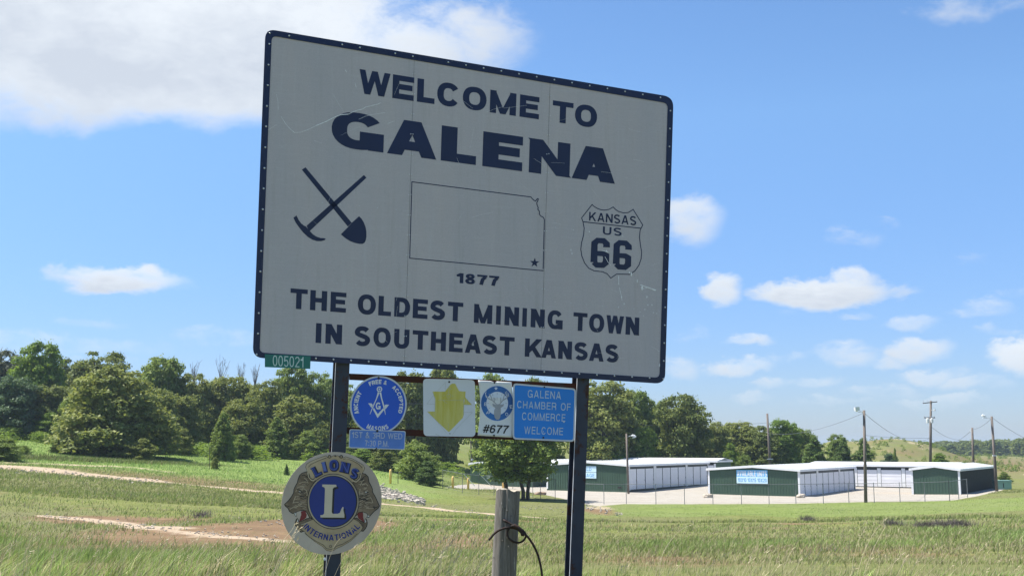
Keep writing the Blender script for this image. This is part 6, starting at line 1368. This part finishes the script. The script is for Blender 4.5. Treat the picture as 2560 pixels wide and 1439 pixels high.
# scrub dots on the mound and the rises
Vs = []; Fs = []; Cs = []; nb = 0; V_, Fq, col, _ = crown_np('shrub', 33)
for k in range(420):
    px = fr_.uniform(2020, 2640); D = fr_.uniform(215, 460); P = onground(px, D); keep = fr_.choice(len(Fq), 150, replace=False); v_ = V_.reshape(-1, 4, 3)[keep]; cc_ = v_.mean(1, keepdims=True); v_ = cc_ + (v_ - cc_) * 3.2
    s_ = fr_.uniform(.5, 1.9) * np.array([.125, .125, .085]); v_ = v_.reshape(-1, 3) * s_ + np.array([P.x, P.y, P.z - .1]); Vs.append(v_); Fs.append(np.arange(len(v_)).reshape(-1, 4) + nb); nb += len(v_); Cs.append(col.reshape(-1, 4, 4)[keep].reshape(-1, 4))
tag(np_mesh('hillside_scrub', np.vstack(Vs), np.vstack(Fs), LM['mid'], col=np.vstack(Cs)), 'scattered low scrub over the sandy mound and far rises', 'scrub', kind='stuff')
# understory along the foot of both woods
Vs = []; Fs = []; Cs = []; nb = 0
for k in range(330):
    if k < 150: px = fr_.uniform(-60, 900); D = np.interp(px, [-60, 200, 450, 900], [124, 124, 124, 136]) + fr_.uniform(-3, 10); s0 = fr_.uniform(.6, 1.5)
    elif k < 190: px = fr_.uniform(860, 1440); D = fr_.uniform(140, 160); s0 = fr_.uniform(.5, 1.4)
    elif k < 300: px = fr_.uniform(1450, 2060); D = fr_.uniform(157, 172); s0 = fr_.uniform(.5, 1.6)
    else: px = fr_.uniform(2000, 2560); D = fr_.uniform(155, 185); s0 = fr_.uniform(.4, 1.0)
    P = onground(px, D); keep = fr_.choice(len(Fq), 300, replace=False); v_ = V_.reshape(-1, 4, 3)[keep]; cc_ = v_.mean(1, keepdims=True); v_ = cc_ + (v_ - cc_) * 1.9
    s_ = s0 * np.array([.34, .30, .14]); v_ = v_.reshape(-1, 3) * s_ + np.array([P.x, P.y, P.z - .15]); Vs.append(v_); Fs.append(np.arange(len(v_)).reshape(-1, 4) + nb); nb += len(v_); Cs.append(col.reshape(-1, 4, 4)[keep].reshape(-1, 4) * np.array([1.25, 1.25, 1.25, 1]))
tag(np_mesh('undergrowth', np.vstack(Vs), np.vstack(Fs), LM['bright'], col=np.clip(np.vstack(Cs), 0, 1)), 'leafy undergrowth along the foot of the woods', 'undergrowth', kind='stuff')

# ------------------------------------------------------------------ grass
gr = np.random.default_rng(21)
def grass_cols(n, X, Y, lush, straw):
    a_ = gr.uniform(0, 1, n)[:, None]; k = np.clip(lush, 0, 1)[:, None]; s_ = (gr.uniform(0, 1, n) < straw)[:, None]
    g1 = np.array([.135, .170, .044]); g2 = np.array([.255, .285, .090]); l1 = np.array([.165, .265, .055]); l2 = np.array([.26, .37, .11]); st1 = np.array([.22, .19, .10]); st2 = np.array([.42, .37, .22])
    base_ = (g1 + (g2 - g1) * a_) * (1 - k) + (l1 + (l2 - l1) * a_) * k; return np.where(s_, st1 + (st2 - st1) * a_, base_)
def blades(name, X, Y, H, Wd, colr, lean, segs=2, m_=None, label=None):
    n_ = len(X); Z = ground(X, Y) - .02; P = np.stack([X, Y, Z], 1); th = gr.uniform(0, 6.28, n_); side = np.stack([np.cos(th), np.sin(th), np.zeros(n_)], 1); side[:, 0] = np.where(np.abs(side[:, 0]) < .4, .6, side[:, 0])
    dirn = np.stack([lean[:, 0], lean[:, 1], np.zeros(n_)], 1); rows = []
    for s_ in range(segs + 1):
        t_ = s_ / segs; c_ = P + np.array([0, 0, 1]) * (H * (t_ - .28 * t_ * t_ * np.hypot(lean[:, 0], lean[:, 1])))[:, None] + dirn * (H * t_ ** 2)[:, None]; w_ = (Wd * (1 - t_) ** .7 + Wd * .08)[:, None] / 2
        rows += [c_ - side * w_, c_ + side * w_]
    V_ = np.stack(rows, 1).reshape(-1, 3); k = 2 * (segs + 1); b = np.arange(n_)[:, None] * k
    Fq = np.concatenate([b + np.array([[2 * s_, 2 * s_ + 1, 2 * s_ + 3, 2 * s_ + 2]]) for s_ in range(segs)], 0)
    col = np.ones((n_ * k, 4)); col[:, :3] = np.repeat(colr, k, 0); o = np_mesh(name, V_, Fq, m_ or M['grass'], col=col); tag(o, label, 'grass', kind='stuff'); return o
M['grass'] = grass_mat('grass_blades', .4)
def samp(n, d0, d1, x0=-120, x1=2680): D = np.exp(gr.uniform(math.log(d0), math.log(d1), n)); px = gr.uniform(x0, x1, n); return (px - CX) / F * D, D, px
def bare(X, Y): k = masks(X, Y); return k
# foreground tussocks, bent by wind to the right
nT = 1500; tx, ty, tpx = samp(nT, 7.6, 11.8); tq = gr.uniform(0, 1, nT)
hgt = np.interp(tpx, [-120, 400, 700, 1150, 1420, 1900, 2680], [.36, .32, .25, .24, .13, .10, .14]) * (.45 + .95 * tq ** 1.5)
per = 30; n = nT * per; sp_ = np.repeat(.03 + .09 * gr.uniform(0, 1, nT) ** 2, per)
X = np.repeat(tx, per) + gr.normal(0, 1, n) * sp_; Y = np.repeat(ty, per) + gr.normal(0, 1, n) * sp_; Hh = np.repeat(hgt, per) * gr.uniform(.45, 1.15, n)
lean = np.stack([gr.normal(.42, .28, n) + np.repeat(gr.normal(0, .12, nT), per), gr.normal(0, .28, n)], 1)
cl = grass_cols(n, X, Y, np.repeat(gr.uniform(0, .8, nT), per), np.repeat(np.where(gr.uniform(0, 1, nT) < .3, .7, .12), per)) * np.repeat(gr.uniform(.6, 1.75, nT), per)[:, None] * gr.uniform(.7, 1.25, n)[:, None]
blades('tall_grass', X, Y, Hh, np.where(gr.uniform(0, 1, n) < .35, gr.uniform(.010, .017, n), gr.uniform(.005, .010, n)), cl, lean, 3, label='tall wind-bent roadside grass in the foreground')
# thin filler between the tussocks
n = 26000; X, Y, px = samp(n, 7.8, 22); Hh = np.interp(px, [-120, 900, 1400, 2680], [.15, .13, .10, .09]) * gr.uniform(.5, 1.3, n); lean = np.stack([gr.normal(.3, .3, n), gr.normal(0, .3, n)], 1)
cl = grass_cols(n, X, Y, gr.uniform(0, .5, n), .32); blades('short_grass', X, Y, Hh, gr.uniform(.004, .008, n), cl, lean, 2, label='mixed green and straw grass in the foreground')
# middle field
n = 150000; X, Y, px = samp(n, 15, 62); nz = 1.2 * wob(X, Y, 11, 3) + .8 * wob(X, Y, 3, 11); mk_ = masks(X, Y); keep = (gr.uniform(0, 1, n) > np.clip(mk_[:, 0] * 1.1 + mk_[:, 1] + mk_[:, 2] * 1.0, 0, 1)) & (gr.uniform(-1.4, .5, n) < nz) & (Y < 54 + 8 * wob(X, Y, 6, 9) + 4 * gr.normal(0, 1, n))
X, Y, px, nz, mk_ = X[keep], Y[keep], px[keep], nz[keep], mk_[keep]; n = len(X); Hh = gr.uniform(.05, .15, n) * (1 + .7 * np.clip(nz, -.6, 1)) * (1 + Y / 110); lean = np.stack([gr.normal(.3, .35, n), gr.normal(0, .3, n)], 1)
cl = grass_cols(n, X, Y, np.clip(.25 + .6 * nz, 0, 1), np.clip(.30 + .4 * mk_[:, 2] - .35 * nz, .04, .85)) * (1 + .22 * np.clip(wob(X, Y, 4, 6), -1, 1))[:, None] * gr.uniform(.75, 1.2, n)[:, None]; blades('field_grass', X, Y, Hh, gr.uniform(.5, 1.1, n) * (.009 + Y * .0006), cl, lean, 2, label='rough grass over the hollow between the road and the sheds')
# lawn and far field: short tufts
n = 170000; X, Y, px = samp(n, 58, 128); mk_ = masks(X, Y); lawn = (Y > 60) & (px + 90 * gr.normal(0, 1, n) > 760) & (Y < 114); nz = wob(X, Y, 9, 3) + .5 * wob(X, Y, 3, 11)
keep = gr.uniform(0, 1, n) > np.clip(mk_[:, 0] * 1.2 + mk_[:, 1] * 2 + mk_[:, 2] * .5 + .55 * lawn, 0, 1); X, Y, px, mk_, lawn, nz = X[keep], Y[keep], px[keep], mk_[keep], lawn[keep], nz[keep]; n = len(X)
Hh = gr.uniform(.08, .26, n) * np.where(lawn, .30, 1) * (1 + .4 * nz); lean = np.stack([gr.normal(.2, .3, n), gr.normal(0, .3, n)], 1)
cl = grass_cols(n, X, Y, np.clip(mk_[:, 3] * .8 + .3 * nz + .1, 0, 1), np.clip(.16 - .12 * mk_[:, 3] + .3 * mk_[:, 2], .02, .6)); blades('meadow_grass', X, Y, Hh, gr.uniform(.03, .075, n), cl, lean, 1, label='short meadow grass on the far side of the hollow')
# weeds along the upper edge of the left track
n = 9000; c0 = gr.integers(0, 60, n); X, Y, px = samp(n, 60, 120); Yc = np.array([hit(x, y).y for x, y in zip(np.linspace(-100, 620, 25), np.linspace(1140, 1166, 25))]); Y = np.interp(px, np.linspace(-100, 620, 25), Yc) + gr.normal(0, 1.3, n); px = np.clip(px, -100, 640) * 1.0; px = gr.uniform(-130, 590, n) + gr.normal(0, 25, n); Y = np.interp(px, np.linspace(-100, 620, 25), Yc) + gr.normal(0, 1.3, n); X = (px - CX) / F * Y
cl = grass_cols(n, X, Y, gr.uniform(.0, .6, n), .1) * .72; blades('bank_weeds', X, Y, gr.uniform(.15, .62, n) * np.clip(.75 + .9 * wob(X, Y, 5, 3), .15, 1.4) * np.clip((620 - px) / 220, .2, 1), gr.uniform(.05, .10, n), cl, np.stack([gr.normal(.3, .4, n), gr.normal(0, .3, n)], 1), 1, label='dark weedy strip along the upper edge of the dirt track')
# dry brush piles in the right field
n = 1500; X = []; Y = []
for cx_, cy_, w_ in ((2335, 1318, 45), (2395, 1314, 22), (2230, 1312, 16), (2020, 1300, 14), (505, 1292, 12)):
    P = hit(cx_, cy_); k = int(n * w_ / 80); X += list(P.x + gr.normal(0, w_ / F * P.y * .5, k)); Y += list(P.y + gr.normal(0, .5, k))
X = np.array(X); Y = np.array(Y); n = len(X); blades('dry_brush', X, Y, gr.uniform(.15, .5, n), gr.uniform(.012, .03, n), np.array([.10, .085, .075]) * gr.uniform(.5, 1.6, n)[:, None], np.stack([gr.normal(0, 1.1, n), gr.normal(0, .5, n)], 1), 2, label='dead grey brush lying in the right field')
# single dry stalks close by
M['straw'] = mat('straw_stalk', (.50, .42, .27), .6, .2, 10)
st = MB()
def stalk(pts, D, r_=.0022, head=0):
    P = spline([at(x, y, D + .02 * i) for i, (x, y) in enumerate(pts)], 5); n_ = len(P); st.tube(P, [r_ * (1 - .6 * i / n_) for i in range(n_)], 5)
    if head:
        for k in range(head): i = n_ - 1 - int(k * .8) if k * .8 < n_ - 1 else 1; q_ = P[i]; st.tube([q_, q_ + Vector((random.uniform(-.012, .03), random.uniform(-.01, .01), random.uniform(.002, .03)))], [.0028, .001], 4)
for pts, hd in (([(2060, 1560), (2125, 1440), (2132, 1400), (2148, 1345), (2159, 1330)], 4), ([(2110, 1560), (2142, 1439), (2160, 1380), (2185, 1330), (2212, 1300)], 6), ([(2150, 1560), (2160, 1439), (2182, 1375), (2205, 1330), (2214, 1312)], 5), ([(2100, 1560), (2190, 1440), (2196, 1380)], 3),
                ([(1640, 1560), (1649, 1420), (1664, 1370), (1700, 1325), (1735, 1309)], 4), ([(1600, 1560), (1638, 1439), (1648, 1400)], 2), ([(1636, 1560), (1680, 1439), (1712, 1402)], 3), ([(1950, 1560), (1985, 1439), (2000, 1400)], 3), ([(2215, 1560), (2225, 1439), (2240, 1395)], 3)): stalk(pts, 8.2, .0020, hd)
for pts, hd in (([(640, 1500), (682, 1400), (700, 1360), (725, 1330), (738, 1310)], 4), ([(660, 1500), (700, 1400), (716, 1370), (740, 1325)], 5), ([(672, 1500), (705, 1392), (728, 1350), (748, 1322)], 4), ([(650, 1500), (690, 1412), (720, 1375), (746, 1345)], 3), ([(668, 1480), (702, 1385), (731, 1338), (742, 1318)], 2)): stalk(pts, 8.0, .0024, hd)
for k in range(210):
    x = random.choice([random.uniform(0, 700), random.uniform(0, 1250), random.uniform(1000, 1240), random.uniform(1500, 2560)]); yt = (random.uniform(1300, 1400) if x < 1250 else random.uniform(1360, 1425)); a_ = random.uniform(20, 70)
    stalk([(x - a_ * 1.2, 1540), (x - a_ * .6, 1470), (x, yt + 40), (x + a_ * .7, yt)], random.uniform(8.0, 9.4), .0014, random.choice([0, 2, 4]))
tag(st.build('dry_stalks', M['straw'], None), 'loose straw-coloured seed stalks in the foreground grass', 'grass stalks', kind='stuff')
# limestone riprap by the lions disc, stones along the track and scattered on the lawn
rk = MB(); rb = random.Random(3)
def stone(P, s_):
    vs = []; 
    for k in range(8): sx_, sy_, sz_ = (k & 1) * 2 - 1, (k >> 1 & 1) * 2 - 1, (k >> 2 & 1) * 2 - 1; vs.append(P + Vector((sx_ * s_ * rb.uniform(.5, 1), sy_ * s_ * rb.uniform(.5, 1), s_ * .3 + sz_ * s_ * rb.uniform(.3, .7))))
    rk.add(vs, [(0, 2, 3, 1), (4, 5, 7, 6), (0, 1, 5, 4), (2, 6, 7, 3), (0, 4, 6, 2), (1, 3, 7, 5)])
for k in range(900):
    u = rb.random(); x = 935 + 125 * u; y = 1222 + 33 * u + rb.gauss(0, 7 * (1 - .6 * u)); 
    stone(hit(x, y), rb.uniform(.05, .17))
for (x0, x1, y0, y1, n_, s0, s1) in ((0, 420, 1172, 1208, 170, .03, .09), (110, 400, 1290, 1319, 80, .015, .045), (400, 700, 1319, 1350, 80, .015, .04), (1452, 1560, 1262, 1285, 50, .04, .10), (960, 1230, 1255, 1285, 30, .04, .08), (1300, 1460, 1265, 1285, 30, .03, .07), (560, 720, 1290, 1312, 25, .02, .06), (320, 345, 1200, 1206, 6, .05, .1)):
    for k in range(n_):
        u = rb.random(); x = x0 + (x1 - x0) * u; y = y0 + (y1 - y0) * u + rb.gauss(0, 4); stone(hit(x, y), rb.uniform(s0, s1))
M['riprap'] = mat('pale_riprap', (.42, .37, .30), .9, .35, 3); tag(rk.build('loose_stones', M['riprap'], None), 'pale loose stones along the tracks and in the hollow', 'stones', kind='stuff')

# ------------------------------------------------------------------ air
USE_HAZE = True
if USE_HAZE:
    hm = bpy.data.materials.new('haze_air'); hm.use_nodes = True; ht = NT(hm.node_tree); ht.n.clear(); pv_ = ht.new('ShaderNodeVolumePrincipled'); pv_.inputs['Density'].default_value = .00022; pv_.inputs['Color'].default_value = (.70, .86, 1.0, 1); pv_.inputs['Anisotropy'].default_value = .3
    ho = ht.new('ShaderNodeOutputMaterial'); ht.link(pv_.outputs[0], ho.inputs['Volume'])
    mb = MB(); zmin = float(GZ.min()) - 1; mb.abox(-9200, 9200, -9200, 9200, zmin, 24); o = mb.build('haze', hm, None); tag(o, kind='stuff')
